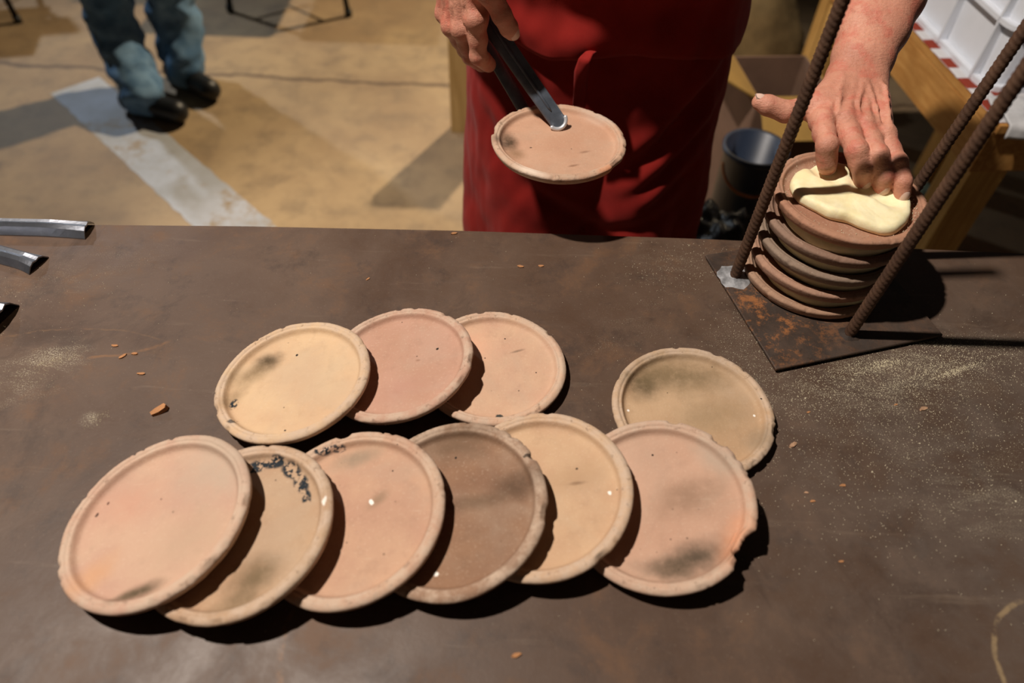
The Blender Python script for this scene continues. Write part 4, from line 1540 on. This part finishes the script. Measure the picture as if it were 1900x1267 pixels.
rng = random.Random(11)
V, F = [], []
regions = [(1640, 705, .17, .050, .25, 4200), (1400, 640, .06, .08, 0, 900), (1780, 665, .10, .03, .2, 1200), (1650, 790, .26, .13, .1, 4200), (1780, 860, .2, .12, .1, 1500), (1640, 676, .035, .010, .3, 900), (1770, 690, .045, .004, .42, 700), (1740, 640, .03, .006, -.1, 300), (60, 690, .05, .025, .6, 500), (105, 668, .022, .010, .3, 260),
           (180, 776, .012, .008, .5, 150), (70, 570, .12, .08, .2, 300), (1250, 490, .09, .05, .5, 500), (950, 800, .55, .35, 0, 700), (1560, 690, .05, .012, .3, 300), (1720, 690, .06, .006, .45, 350), (1640, 375, 0, 0, 0, 0)]
for (px, py, sx, sy, rot, n) in regions:
    c0 = atz(px, py, TABLE)
    for _ in range(n):
        a, b = rng.gauss(0, sx * 0.6), rng.gauss(0, sy * 0.6)
        x = c0.x + a * math.cos(rot) - b * math.sin(rot)
        y = c0.y + a * math.sin(rot) + b * math.cos(rot)
        if not (-1.3 < x < 1.2 and 0.0 < y < edge_y(x) - 0.004):
            continue
        r = rng.choice((0.00024, 0.0003, 0.0004, 0.0005, 0.0007))
        if rng.random() < 0.006:
            r *= 2.4
        i0 = len(V)
        w = rng.uniform(0, 6.28)
        for k in range(3):
            V.append((x + r * math.cos(w + k * 2.1), y + r * math.sin(w + k * 2.1), TABLE - 0.0001))
        V.append((x, y, TABLE + r * 1.1))
        F += [(i0, i0 + 1, i0 + 3), (i0 + 1, i0 + 2, i0 + 3), (i0 + 2, i0, i0 + 3)]
o = mesh_obj('flour_grains', V, F, MAT['flour'], None, False)
tag(o, 'scattered pale flour and meal grains on the steel table', 'flour', kind='stuff')
# crumbs on the topmost plate
V, F = [], []
for _ in range(150):
    a = rng.uniform(0, 6.28)
    rr = rng.uniform(0.072, 0.084)
    if rng.random() < 0.5:
        a = rng.gauss(-0.35, 0.25)
    x, y = SX + 0.0065 + rr * math.cos(a), SY + rr * math.sin(a)
    r = rng.uniform(0.0003, 0.0009)
    z = SZ0 + PITCHZ * 4 + 0.0098 + max(0, (rr - 0.076)) * 0.55
    i0 = len(V)
    for k in range(3):
        V.append((x + r * math.cos(k * 2.1), y + r * math.sin(k * 2.1), z - 0.0003))
    V.append((x, y, z + r * 1.2))
    F += [(i0, i0 + 1, i0 + 3), (i0 + 1, i0 + 2, i0 + 3), (i0 + 2, i0, i0 + 3)]
o = mesh_obj('dough_crumbs', V, F, MAT['flour'], None, False)
tag(o, 'pale dough crumbs along the inside of the topmost plate', 'crumbs', kind='stuff')

# ------------------------------------------------------------------ person in jeans walking in the background
wk = thing('person', 'person in blue jeans and black shoes standing on the concrete floor', 'person', (-1.40, 2.55, 0))
woff = -Vector((-1.40, 2.55, 0))
fA, fB = atz(272, 190, 0.05), atz(346, 140, 0.05)      # ankles
kA, kB = Vector((-1.585, 2.66, 0.52)), Vector((-1.365, 2.80, 0.52))
hA, hB = Vector((-1.56, 2.74, 0.95)), Vector((-1.38, 2.78, 0.95))
kA = aty(215, 60, fA.y + 0.20)
kB = aty(330, 40, fB.y + 0.10)
hipc = (kA + kB) / 2
hA = Vector((kA.x * 0.75 + hipc.x * 0.25 - 0.02, kA.y + 0.08, 0.95))
hB = Vector((kB.x * 0.75 + hipc.x * 0.25 - 0.02, kB.y + 0.04, 0.95))
mid_ = (hA + hB) / 2
fdJ = Field((mid_.x - 0.42, mid_.y - 0.75, 0.0), (mid_.x + 0.45, mid_.y + 0.40, 1.90), 0.016)
j_ = fdJ.new()
for f0, k0, h0 in ((fA, kA, hA), (fB, kB, hB)):
    fdJ.cone(j_, f0, k0, 0.042, 0.055, 0.03)
    fdJ.cone(j_, k0, h0, 0.060, 0.085, 0.03)
fdJ.cone(j_, mid_ + Vector((-0.05, 0, 0.02)), mid_ + Vector((-0.05, 0, 0.45)), 0.13, 0.14, 0.05, flat=fl2)
fdJ.cone(j_, mid_ + Vector((0.05, 0, 0.02)), mid_ + Vector((0.05, 0, 0.45)), 0.13, 0.14, 0.05, flat=fl2)
fdJ.cone(j_, mid_ + Vector((0, 0, 0.5)), mid_ + Vector((0, -0.01, 0.62)), 0.06, 0.055, 0.03)
fdJ.cone(j_, mid_ + Vector((0, 0.01, 0.75)), mid_ + Vector((0, -0.03, 0.69)), 0.085, 0.07, 0.02)
for s in (-1, 1):
    sh = mid_ + Vector((s * 0.19, 0, 0.47))
    el = mid_ + Vector((s * 0.25, 0.03, 0.20))
    wr = mid_ + Vector((s * 0.26, -0.06, -0.03))
    fdJ.cone(j_, sh, el, 0.055, 0.042, 0.03)
    fdJ.cone(j_, el, wr, 0.042, 0.028, 0.02)
    fdJ.cone(j_, wr, wr + Vector((0, -0.02, -0.09)), 0.03, 0.032, 0.02, flat=((1, 0, 0), 1.6))
    for q in range(4):
        fdJ.cone(j_, wr + Vector((0, -0.045 + q * 0.02, -0.09)), wr + Vector((-s * 0.01, -0.05 + q * 0.02, -0.165 + 0.008 * abs(q - 1.5))), 0.011, 0.010, 0.004)
    fdJ.cone(j_, wr + Vector((0, -0.035, -0.03)), wr + Vector((-s * 0.01, -0.075, -0.09)), 0.014, 0.011, 0.006)
Pj, Qj = fdJ.mesh(j_)
np_obj('body', relax(Pj, Qj, 2) + np.array(woff), Qj, MAT['skin'], wk)


def wrinkled(P, amp, sc_):
    for i in range(len(P)):
        x, y, z = P[i]
        n0 = noise.noise((x * sc_, y * sc_, z * sc_ * 1.8))
        n1 = noise.noise((x * sc_ + 9, y * sc_, z * sc_ * 1.8))
        f = 1.0 if z < 0.35 else 0.5
        P[i] = (x + amp * n0 * f, y + amp * n1 * f, z)
    return P


fdD = Field((mid_.x - 0.36, mid_.y - 0.75, 0.0), (mid_.x + 0.36, mid_.y + 0.40, 1.06), 0.011)
d_ = fdD.new()
for f0, k0, h0 in ((fA, kA, hA), (fB, kB, hB)):
    lo = f0 + Vector((0, 0.0, 0.025))
    fdD.cone(d_, lo, k0, 0.078, 0.085, 0.03)
    fdD.cone(d_, k0, h0, 0.086, 0.108, 0.03)
fdD.cone(d_, mid_ + Vector((-0.05, 0, 0.0)), mid_ + Vector((-0.05, 0, 0.05)), 0.145, 0.145, 0.05, flat=fl2)
fdD.cone(d_, mid_ + Vector((0.05, 0, 0.0)), mid_ + Vector((0.05, 0, 0.05)), 0.145, 0.145, 0.05, flat=fl2)
Pd, Qd = fdD.mesh(d_)
Pd = wrinkled(relax(Pd, Qd, 2), 0.022, 13)
Pd[:, 2] = np.maximum(Pd[:, 2], 0.022)
np_obj('jeans', Pd + np.array(woff), Qd, MAT['denim'], wk)
fdN = Field((mid_.x - 0.42, mid_.y - 0.35, 0.85), (mid_.x + 0.42, mid_.y + 0.35, 1.62), 0.016)
n_ = fdN.new()
for s in (-0.05, 0.05):
    fdN.cone(n_, mid_ + Vector((s, 0, 0.0)), mid_ + Vector((s, 0, 0.45)), 0.155, 0.16, 0.05, flat=fl2)
for s in (-1, 1):
    sh = mid_ + Vector((s * 0.19, 0, 0.47))
    el = mid_ + Vector((s * 0.25, 0.03, 0.20))
    wr = mid_ + Vector((s * 0.26, -0.06, -0.03))
    fdN.cone(n_, sh, el, 0.072, 0.058, 0.03)
    fdN.cone(n_, el, lerp(el, wr, 0.9), 0.058, 0.046, 0.02)
Pn, Qn = fdN.mesh(n_)
np_obj('jacket', relax(Pn, Qn, 2) + np.array(woff), Qn, MAT['jacket'], wk)
fdG = Field((mid_.x - 0.14, mid_.y - 0.14, 1.62), (mid_.x + 0.14, mid_.y + 0.16, 1.84), 0.012)
g_ = fdG.new()
fdG.cone(g_, mid_ + Vector((0, 0.018, 0.765)), mid_ + Vector((0, 0.02, 0.77)), 0.092, 0.092, 0.0)
Pg, Qg = fdG.mesh(g_)
np_obj('hair', relax(Pg, Qg, 2) + np.array(woff), Qg, MAT['hair'], wk)
for f0, dv in ((fA, Vector((0.13, -0.045, 0))), (fB, Vector((0.12, -0.09, 0)))):
    fdK = Field((f0.x - 0.2, f0.y - 0.32, -0.02), (f0.x + 0.26, f0.y + 0.16, 0.18), 0.008)
    k_ = fdK.new()
    a = Vector((f0.x, f0.y, 0.045))
    fdK.cone(k_, a - dv * 0.55, a + dv, 0.046, 0.042, 0.02)
    fdK.cone(k_, a, a + Vector((0, 0, 0.05)), 0.050, 0.046, 0.02)
    Pk, Qk = fdK.mesh(k_)
    Pk[:, 2] = np.maximum(Pk[:, 2], 0.0)
    np_obj('shoe', relax(Pk, Qk, 1) + np.array(woff), Qk, MAT['shoe'], wk)


# ------------------------------------------------------------------ metal stools / chairs far back
def tube_obj(name, path, r, mat, parent, n=10):
    V, F = tube(path, r, n)
    return mesh_obj(name, V, F, mat, parent)


def chair(base, feet, seat_z, back_dir, label):
    t = thing('metal_chair', label, 'chair', tuple(base))
    b0 = Vector(base)
    tops_ = []
    c_ = sum((Vector(f) for f in feet), Vector()) / 4
    for f in feet:
        top = lerp(Vector(f), c_, 0.16)
        top.z = seat_z
        tops_.append(top)
        tube_obj('leg', [Vector(f) - b0 + Vector((0, 0, 0.001)), top - b0], 0.0125, MAT['chair'], t)
        tube_obj('foot_cap', [Vector(f) - b0 + Vector((0, 0, 0.0)), Vector(f) - b0 + Vector((0, 0, 0.03))], 0.017, MAT['shoe'], t)
    tube_obj('brace', [lerp(Vector(feet[0]), tops_[0], 0.35) - b0, lerp(Vector(feet[2]), tops_[2], 0.35) - b0], 0.007, MAT['chair'], t)
    tube_obj('brace', [lerp(Vector(feet[1]), tops_[1], 0.35) - b0, lerp(Vector(feet[3]), tops_[3], 0.35) - b0], 0.007, MAT['chair'], t)
    bm = bmesh.new()
    w_ = (tops_[1] - tops_[0]).length + 0.05
    d_2 = (tops_[2] - tops_[1]).length + 0.05
    ang = math.atan2((tops_[1] - tops_[0]).y, (tops_[1] - tops_[0]).x)
    rot = Matrix.Rotation(ang, 3, 'Z')
    ct = sum(tops_, Vector()) / 4
    box(bm, ct - b0 + Vector((0, 0, 0.018)), (w_, d_2, 0.036), 0.014, rot)
    bm_obj('seat', bm, MAT['seat'], t, True)
    for k in (2, 3):
        p = tops_[k]
        tube_obj('back_post', [p - b0, p - b0 + Vector((0, 0.06, 0.42))], 0.0125, MAT['chair'], t)
    bm = bmesh.new()
    pm = (tops_[2] + tops_[3]) / 2 - b0 + Vector((0, 0.05, 0.34))
    box(bm, pm, (w_, 0.03, 0.18), 0.012, rot)
    bm_obj('backrest', bm, MAT['seat'], t, True)
    return t


f0, f1 = atz(428, 22, 0), atz(647, 30, 0)
vx = (f1 - f0)
vy = Vector((-vx.y, vx.x, 0)).normalized() * 0.42
chair((f0 + f1) / 2 + vy * 0.5, [f0, f1, f1 + vy, f0 + vy], 0.46, None, 'dark metal chair with thin tube legs behind the person in jeans, feet spread wide')
f0 = atz(35, 42, 0)
f1 = f0 + Vector((0.40, 0.12, 0))
vy = Vector((-0.12, 0.40, 0))
f0b = f0 - Vector((0.40, 0.12, 0))
chair(f0b + Vector((0.1, 0.2, 0)), [f0b, f0, f0 + vy, f0b + vy], 0.45, None, 'dark metal chair in the shadow beyond the painted stripe')

# ------------------------------------------------------------------ plywood board standing behind the cook
p0, p1 = atz(832, 246, 0), atz(880, 250, 0)
bm = bmesh.new()
bx0 = (p0 + p1) / 2
box(bm, (0.05, 0.03, 0.28), (0.20, 0.05, 0.56), 0.004)
o = bm_obj('plywood_board', bm, MAT['plywood'], None, False, (bx0.x + 0.01, bx0.y, 0.0))
tag(o, 'tan wooden board standing upright on the concrete behind the person in the red apron', 'board')

# ------------------------------------------------------------------ wooden table with white crate on the right
WZ = 0.76
cn = atz(1852, 228, WZ)
far_ = atz(1700, 62, WZ)
ex = (far_ - cn)
ex.z = 0
ex.normalize()                         # along the left side rail, going away
ey = Vector((ex.y, -ex.x, 0))          # along the front rail, to the right
rotw = Matrix((ey, ex, Vector((0, 0, 1)))).transposed()
wt = thing('wooden_table', 'pine wood side table carrying the white plastic crate', 'table', tuple(Vector((cn.x, cn.y, 0)) + ex * 0.4 + ey * 0.3))
wo = -Vector(wt.location)


def wpt(a, b, z):
    return cn * 1.0 + ey * a + ex * b + wo + Vector((0, 0, z - cn.z))


for (a, b) in ((0.055, 0.055), (0.055, 0.84), (0.60, 0.055), (0.60, 0.84)):
    bm = bmesh.new()
    box(bm, wpt(a, b, (WZ - 0.02) / 2), (0.085, 0.095, WZ - 0.02), 0.004, rotw)
    bm_obj('leg', bm, MAT['wood_post'], wt)
for (c_, sz) in (((0.012, 0.45), (0.024, 0.90, 0.10)), ((0.65, 0.45), (0.024, 0.90, 0.10))):
    bm = bmesh.new()
    box(bm, wpt(c_[0], c_[1], WZ - 0.072), sz, 0.003, rotw)
    bm_obj('side_rail', bm, MAT['wood'], wt)
for (c_, sz) in (((0.33, 0.014), (0.61, 0.024, 0.10)), ((0.33, 0.885), (0.61, 0.024, 0.10))):
    bm = bmesh.new()
    box(bm, wpt(c_[0], c_[1], WZ - 0.072), sz, 0.003, rotw)
    bm_obj('end_rail', bm, MAT['wood'], wt)
for i in range(6):
    bm = bmesh.new()
    box(bm, wpt(0.055 + 0.111 * i, 0.45, WZ - 0.011), (0.108, 0.92, 0.020), 0.002, rotw)
    bm_obj('plank', bm, MAT['wood'], wt)

# checked cloth over the table top
V, F = [], []
nu, nv = 50, 40
for i in range(nu + 1):
    for j in range(nv + 1):
        a, b = 0.0 + 0.64 * i / nu, 0.0 + 0.86 * j / nv
        z = 0.0
        da = max(0.0, -a - 0.004)
        db = max(0.0, -b - 0.014)
        if da > 0 or db > 0:
            z -= 1.35 * max(da, db) + 0.003 * math.sin(a * 60 + b * 50)
            a = max(a, -0.010 - 0.15 * da)
            b = max(b, -0.020 - 0.15 * db)
        z += 0.0006 * noise.noise((a * 12, b * 12, 0)) + 0.0003
        V.append(Vector((a, b, z)))
for i in range(nu):
    for j in range(nv):
        q = i * (nv + 1) + j
        F.append((q, q + nv + 1, q + nv + 2, q + 1))
o = mesh_obj('checked_cloth', V, F, MAT['check'])
mw = rotw.to_4x4()
mw.translation = Vector((cn.x, cn.y, WZ - 0.001))
o.matrix_world = mw
md = o.modifiers.new('thick', 'SOLIDIFY')
md.thickness = 0.0015
md.offset = 1
tag(o, 'red and white checked cloth lying under the white crate', 'cloth')

# white ribbed crate
cr = thing('plastic_crate', 'white ribbed plastic crate on the wooden side table', 'crate')
mw2 = rotw.to_4x4()
mw2.translation = Vector((cn.x, cn.y, WZ + 0.0011)) + ey * 0.040 + ex * 0.13
cr.matrix_world = mw2
CW, CL, CH = 0.40, 0.58, 0.24


def rrect(w_, l_, r, z, n=6, inset=0.0):
    pts2 = []
    for (cx_, cy_, a0) in ((w_ - r, l_ - r, 0), (r, l_ - r, 90), (r, r, 180), (w_ - r, r, 270)):
        for k in range(n + 1):
            a = math.radians(a0 + 90 * k / n)
            rr = r - inset
            pts2.append((cx_ + rr * math.cos(a), cy_ + rr * math.sin(a), z))
    return pts2


rows = [rrect(CW, CL, 0.035, 0.0, inset=0.012), rrect(CW, CL, 0.035, 0.004, inset=0.004), rrect(CW, CL, 0.035, CH, inset=-0.004), rrect(CW, CL, 0.035, CH, inset=0.000), rrect(CW, CL, 0.035, 0.008, inset=0.007)]
V = [p for r in rows for p in r]
n = len(rows[0])
F = []
for i in range(len(rows) - 1):
    for k in range(n):
        F.append((i * n + k, i * n + (k + 1) % n, (i + 1) * n + (k + 1) % n, (i + 1) * n + k))
F.append(tuple(range(n))[::-1])
F.append(tuple((len(rows) - 1) * n + k for k in range(n)))
mesh_obj('shell', V, F, MAT['plastic'], cr, False)


def flange(z, h, ext):
    rows_ = [rrect(CW, CL, 0.035, z, inset=0.003), rrect(CW, CL, 0.035, z, inset=-ext), rrect(CW, CL, 0.035, z + h, inset=-ext), rrect(CW, CL, 0.035, z + h, inset=0.003)]
    V_ = [p for r in rows_ for p in r]
    F_ = []
    for i in range(4):
        for k in range(n):
            F_.append((i * n + k, i * n + (k + 1) % n, ((i + 1) % 4) * n + (k + 1) % n, ((i + 1) % 4) * n + k))
    return V_, F_


for (z, h, e) in ((0.0, 0.012, 0.014), (0.128, 0.010, 0.018), (0.224, 0.018, 0.024)):
    V, F = flange(z, h, e)
    mesh_obj('flange', V, F, MAT['plastic'], cr, False)
for k in range(4):
    for (xx) in (-0.008, CW + 0.008):
        bm = bmesh.new()
        box(bm, (xx, 0.05 + (CL - 0.10) * k / 3, CH / 2), (0.020, 0.006, CH - 0.01), 0.0008, None, 1)
        bm_obj('rib', bm, MAT['plastic'], cr)
for k in range(3):
    for yy in (-0.008, CL + 0.008):
        bm = bmesh.new()
        box(bm, (0.05 + (CW - 0.10) * k / 2, yy, CH / 2), (0.006, 0.020, CH - 0.01), 0.0008, None, 1)
        bm_obj('rib', bm, MAT['plastic'], cr)
# white folded cloth at the table corner
V, F = [], []
pcl = atz(1888, 236, WZ)
for i in range(25):
    for j in range(19):
        a, b = -0.02 + 0.16 * i / 24, -0.05 + 0.135 * j / 18
        z = 0.0075 + 0.0035 * math.sin(b * 90 + a * 20) + 0.002 * noise.noise((a * 30, b * 30, 1))
        if b < -0.016:
            dr_ = -0.016 - b
            b = -0.016 - 0.12 * dr_ - 0.002 * (1 + math.sin(a * 70))
            z -= dr_ * 1.0
        V.append((a, b, z))
for i in range(24):
    for j in range(18):
        q = i * 19 + j
        F.append((q, q + 19, q + 20, q + 1))
o = mesh_obj('white_napkin', V, F, simple('white_paper', lin(214, 214, 216), 0.8))
mw = rotw.to_4x4()
mw.translation = Vector((cn.x, cn.y, WZ - 0.001)) + ey * 0.035
o.matrix_world = mw
md = o.modifiers.new('thick', 'SOLIDIFY')
md.thickness = 0.002
md.offset = 1
tag(o, 'crumpled white paper at the front corner of the wooden table', 'paper')


# ------------------------------------------------------------------ clutter on the floor behind, right of the cook
def open_box(name, label, loc, size, rz, mat, mat2, flaps=True):
    t = thing(name, label, 'box', loc)
    t.rotation_euler = (0, 0, rz)
    w_, d, h = size
    th = 0.006
    for (c_, s) in (((0, 0, th / 2), (w_, d, th)), ((-w_ / 2, 0, h / 2), (th, d, h)), ((w_ / 2, 0, h / 2), (th, d, h)), ((0, -d / 2, h / 2), (w_, th, h)), ((0, d / 2, h / 2), (w_, th, h))):
        bm = bmesh.new()
        box(bm, c_, s, 0.001, None, 1)
        bm_obj('panel', bm, mat, t)
    if flaps:
        for (c_, s, r) in (((-w_ / 2 - 0.06, 0, h + 0.03), (0.14, d, th), Matrix.Rotation(0.5, 3, 'Y')), ((0, -d / 2 - 0.055, h - 0.03), (w_, 0.13, th), Matrix.Rotation(0.6, 3, 'X')), ((w_ / 2 + 0.012, 0, h - 0.055), (0.11, d, th), Matrix.Rotation(1.45, 3, 'Y'))):
            bm = bmesh.new()
            box(bm, c_, s, 0.001, r, 1) if False else box(bm, (0, 0, 0), s, 0.001, r, 1)
            bmesh.ops.translate(bm, verts=bm.verts, vec=c_)
            bm_obj('flap', bm, mat2, t)
    return t


open_box('cardboard_box', 'open brown cardboard box with folded flaps on the floor behind the hand', (0.745, 1.98, 0.0), (0.22, 0.24, 0.52), 0.12, MAT['cardboard'], MAT['cardboard_in'])
# wooden trestle leg behind the box
pl0 = atz(1495, 120, 0.0)
bm = bmesh.new()
box(bm, (0, 0, 0.40), (0.085, 0.05, 0.80), 0.004, Matrix.Rotation(0.25, 3, 'Z'))
o = bm_obj('wooden_post', bm, MAT['wood_post'], None, False, (1.08, 2.62, 0.0))
tag(o, 'upright pine post rising behind the cardboard box', 'post')
# sack lying behind
def blob(name, label, cat, loc, r, sc_, mat, seed, amp=0.16, n1=40, n2=24):
    V, F = [], []
    for i in range(n2 + 1):
        th = math.pi * i / n2
        for k in range(n1):
            w = 2 * math.pi * k / n1
            d = Vector((math.sin(th) * math.cos(w), math.sin(th) * math.sin(w), math.cos(th)))
            q = r * (1 + amp * noise.noise(d * 1.6 + Vector((seed, 0, 0))) + amp * 0.5 * noise.noise(d * 5 + Vector((seed, 3, 0))))
            z = max(d.z * q * sc_[2], -0.62 * r * sc_[2])
            V.append((d.x * q * sc_[0], d.y * q * sc_[1], z + 0.62 * r * sc_[2]))
    for i in range(n2):
        for k in range(n1):
            F.append((i * n1 + k, (i + 1) * n1 + k, (i + 1) * n1 + (k + 1) % n1, i * n1 + (k + 1) % n1))
    o = mesh_obj(name, V, F, mat, None, True, loc)
    return tag(o, label, cat)


blob('cloth_sack', 'khaki cloth sack slumped on the floor behind the apron', 'sack', (0.86, 2.98, 0.0), 0.24, (1.1, 0.7, 1.1), MAT['sack'], 2.0)
blob('black_bag', 'black plastic bag slumped between the apron and the dough stack', 'bag', (0.505, 1.42, 0.0), 0.14, (0.85, 0.85, 2.0), MAT['blackbag'], 5.0, 0.22)
blob('canvas_bag', 'dark green canvas bag under the wooden side table', 'bag', (1.14, 1.72, 0.0), 0.15, (0.9, 0.9, 1.4), MAT['green'], 8.0, 0.18)
# blue-grey bucket
bk = thing('bucket', 'tall blue-grey plastic bucket on the floor behind the black bag', 'bucket', (0.80, 2.33 - 0.16, 0.0))
bk.location = (0.605, 1.63, 0.0)
prof = [(0.0, 0.0), (0.060, 0.0), (0.065, 0.01), (0.078, 0.49), (0.085, 0.495), (0.085, 0.51), (0.075, 0.508), (0.062, 0.02), (0.0, 0.015)]
V, F = [], []
n = 36
for (r, z) in prof:
    for k in range(n):
        V.append((r * math.cos(2 * math.pi * k / n), r * math.sin(2 * math.pi * k / n), z))
for i in range(len(prof) - 1):
    for k in range(n):
        F.append((i * n + k, i * n + (k + 1) % n, (i + 1) * n + (k + 1) % n, (i + 1) * n + k))
mesh_obj('pail', V, F, MAT['bluebin'], bk)
tube_obj('handle', [Vector((0.086 * math.cos(a), -0.04 - 0.08 * math.sin(a) * 0.6, 0.485 - 0.07 * math.sin(a))) for a in [math.pi * k / 20 for k in range(21)]], 0.0035, MAT['orange'], bk)
# orange clay block
bm = bmesh.new()
box(bm, (0, 0, 0.07), (0.13, 0.20, 0.14), 0.008, Matrix.Rotation(0.3, 3, 'Z'))
o = bm_obj('clay_block', bm, MAT['orange'], None, False, (0.60, 2.26, 0.0))
tag(o, 'orange clay block on the floor behind the blue-grey bucket', 'block')
# teal bottle
prof = [(0.0, 0.0), (0.034, 0.0), (0.038, 0.01), (0.038, 0.15), (0.03, 0.18), (0.014, 0.2), (0.014, 0.225), (0.0, 0.225)]
bt = thing('bottle', 'teal plastic bottle beside the wooden table leg', 'bottle', tuple(atz(1733, 462, 0.0)))
V, F = [], []
n = 24
for (r, z) in prof:
    for k in range(n):
        V.append((r * math.cos(2 * math.pi * k / n), r * math.sin(2 * math.pi * k / n), z))
for i in range(len(prof) - 1):
    for k in range(n):
        F.append((i * n + k, i * n + (k + 1) % n, (i + 1) * n + (k + 1) % n, (i + 1) * n + k))
mesh_obj('bottle_body', V, F, MAT['teal'], bt)
V, F = tube([(0, 0, 0.222), (0, 0, 0.245)], 0.017, 18)
mesh_obj('cap', V, F, MAT['plastic'], bt)
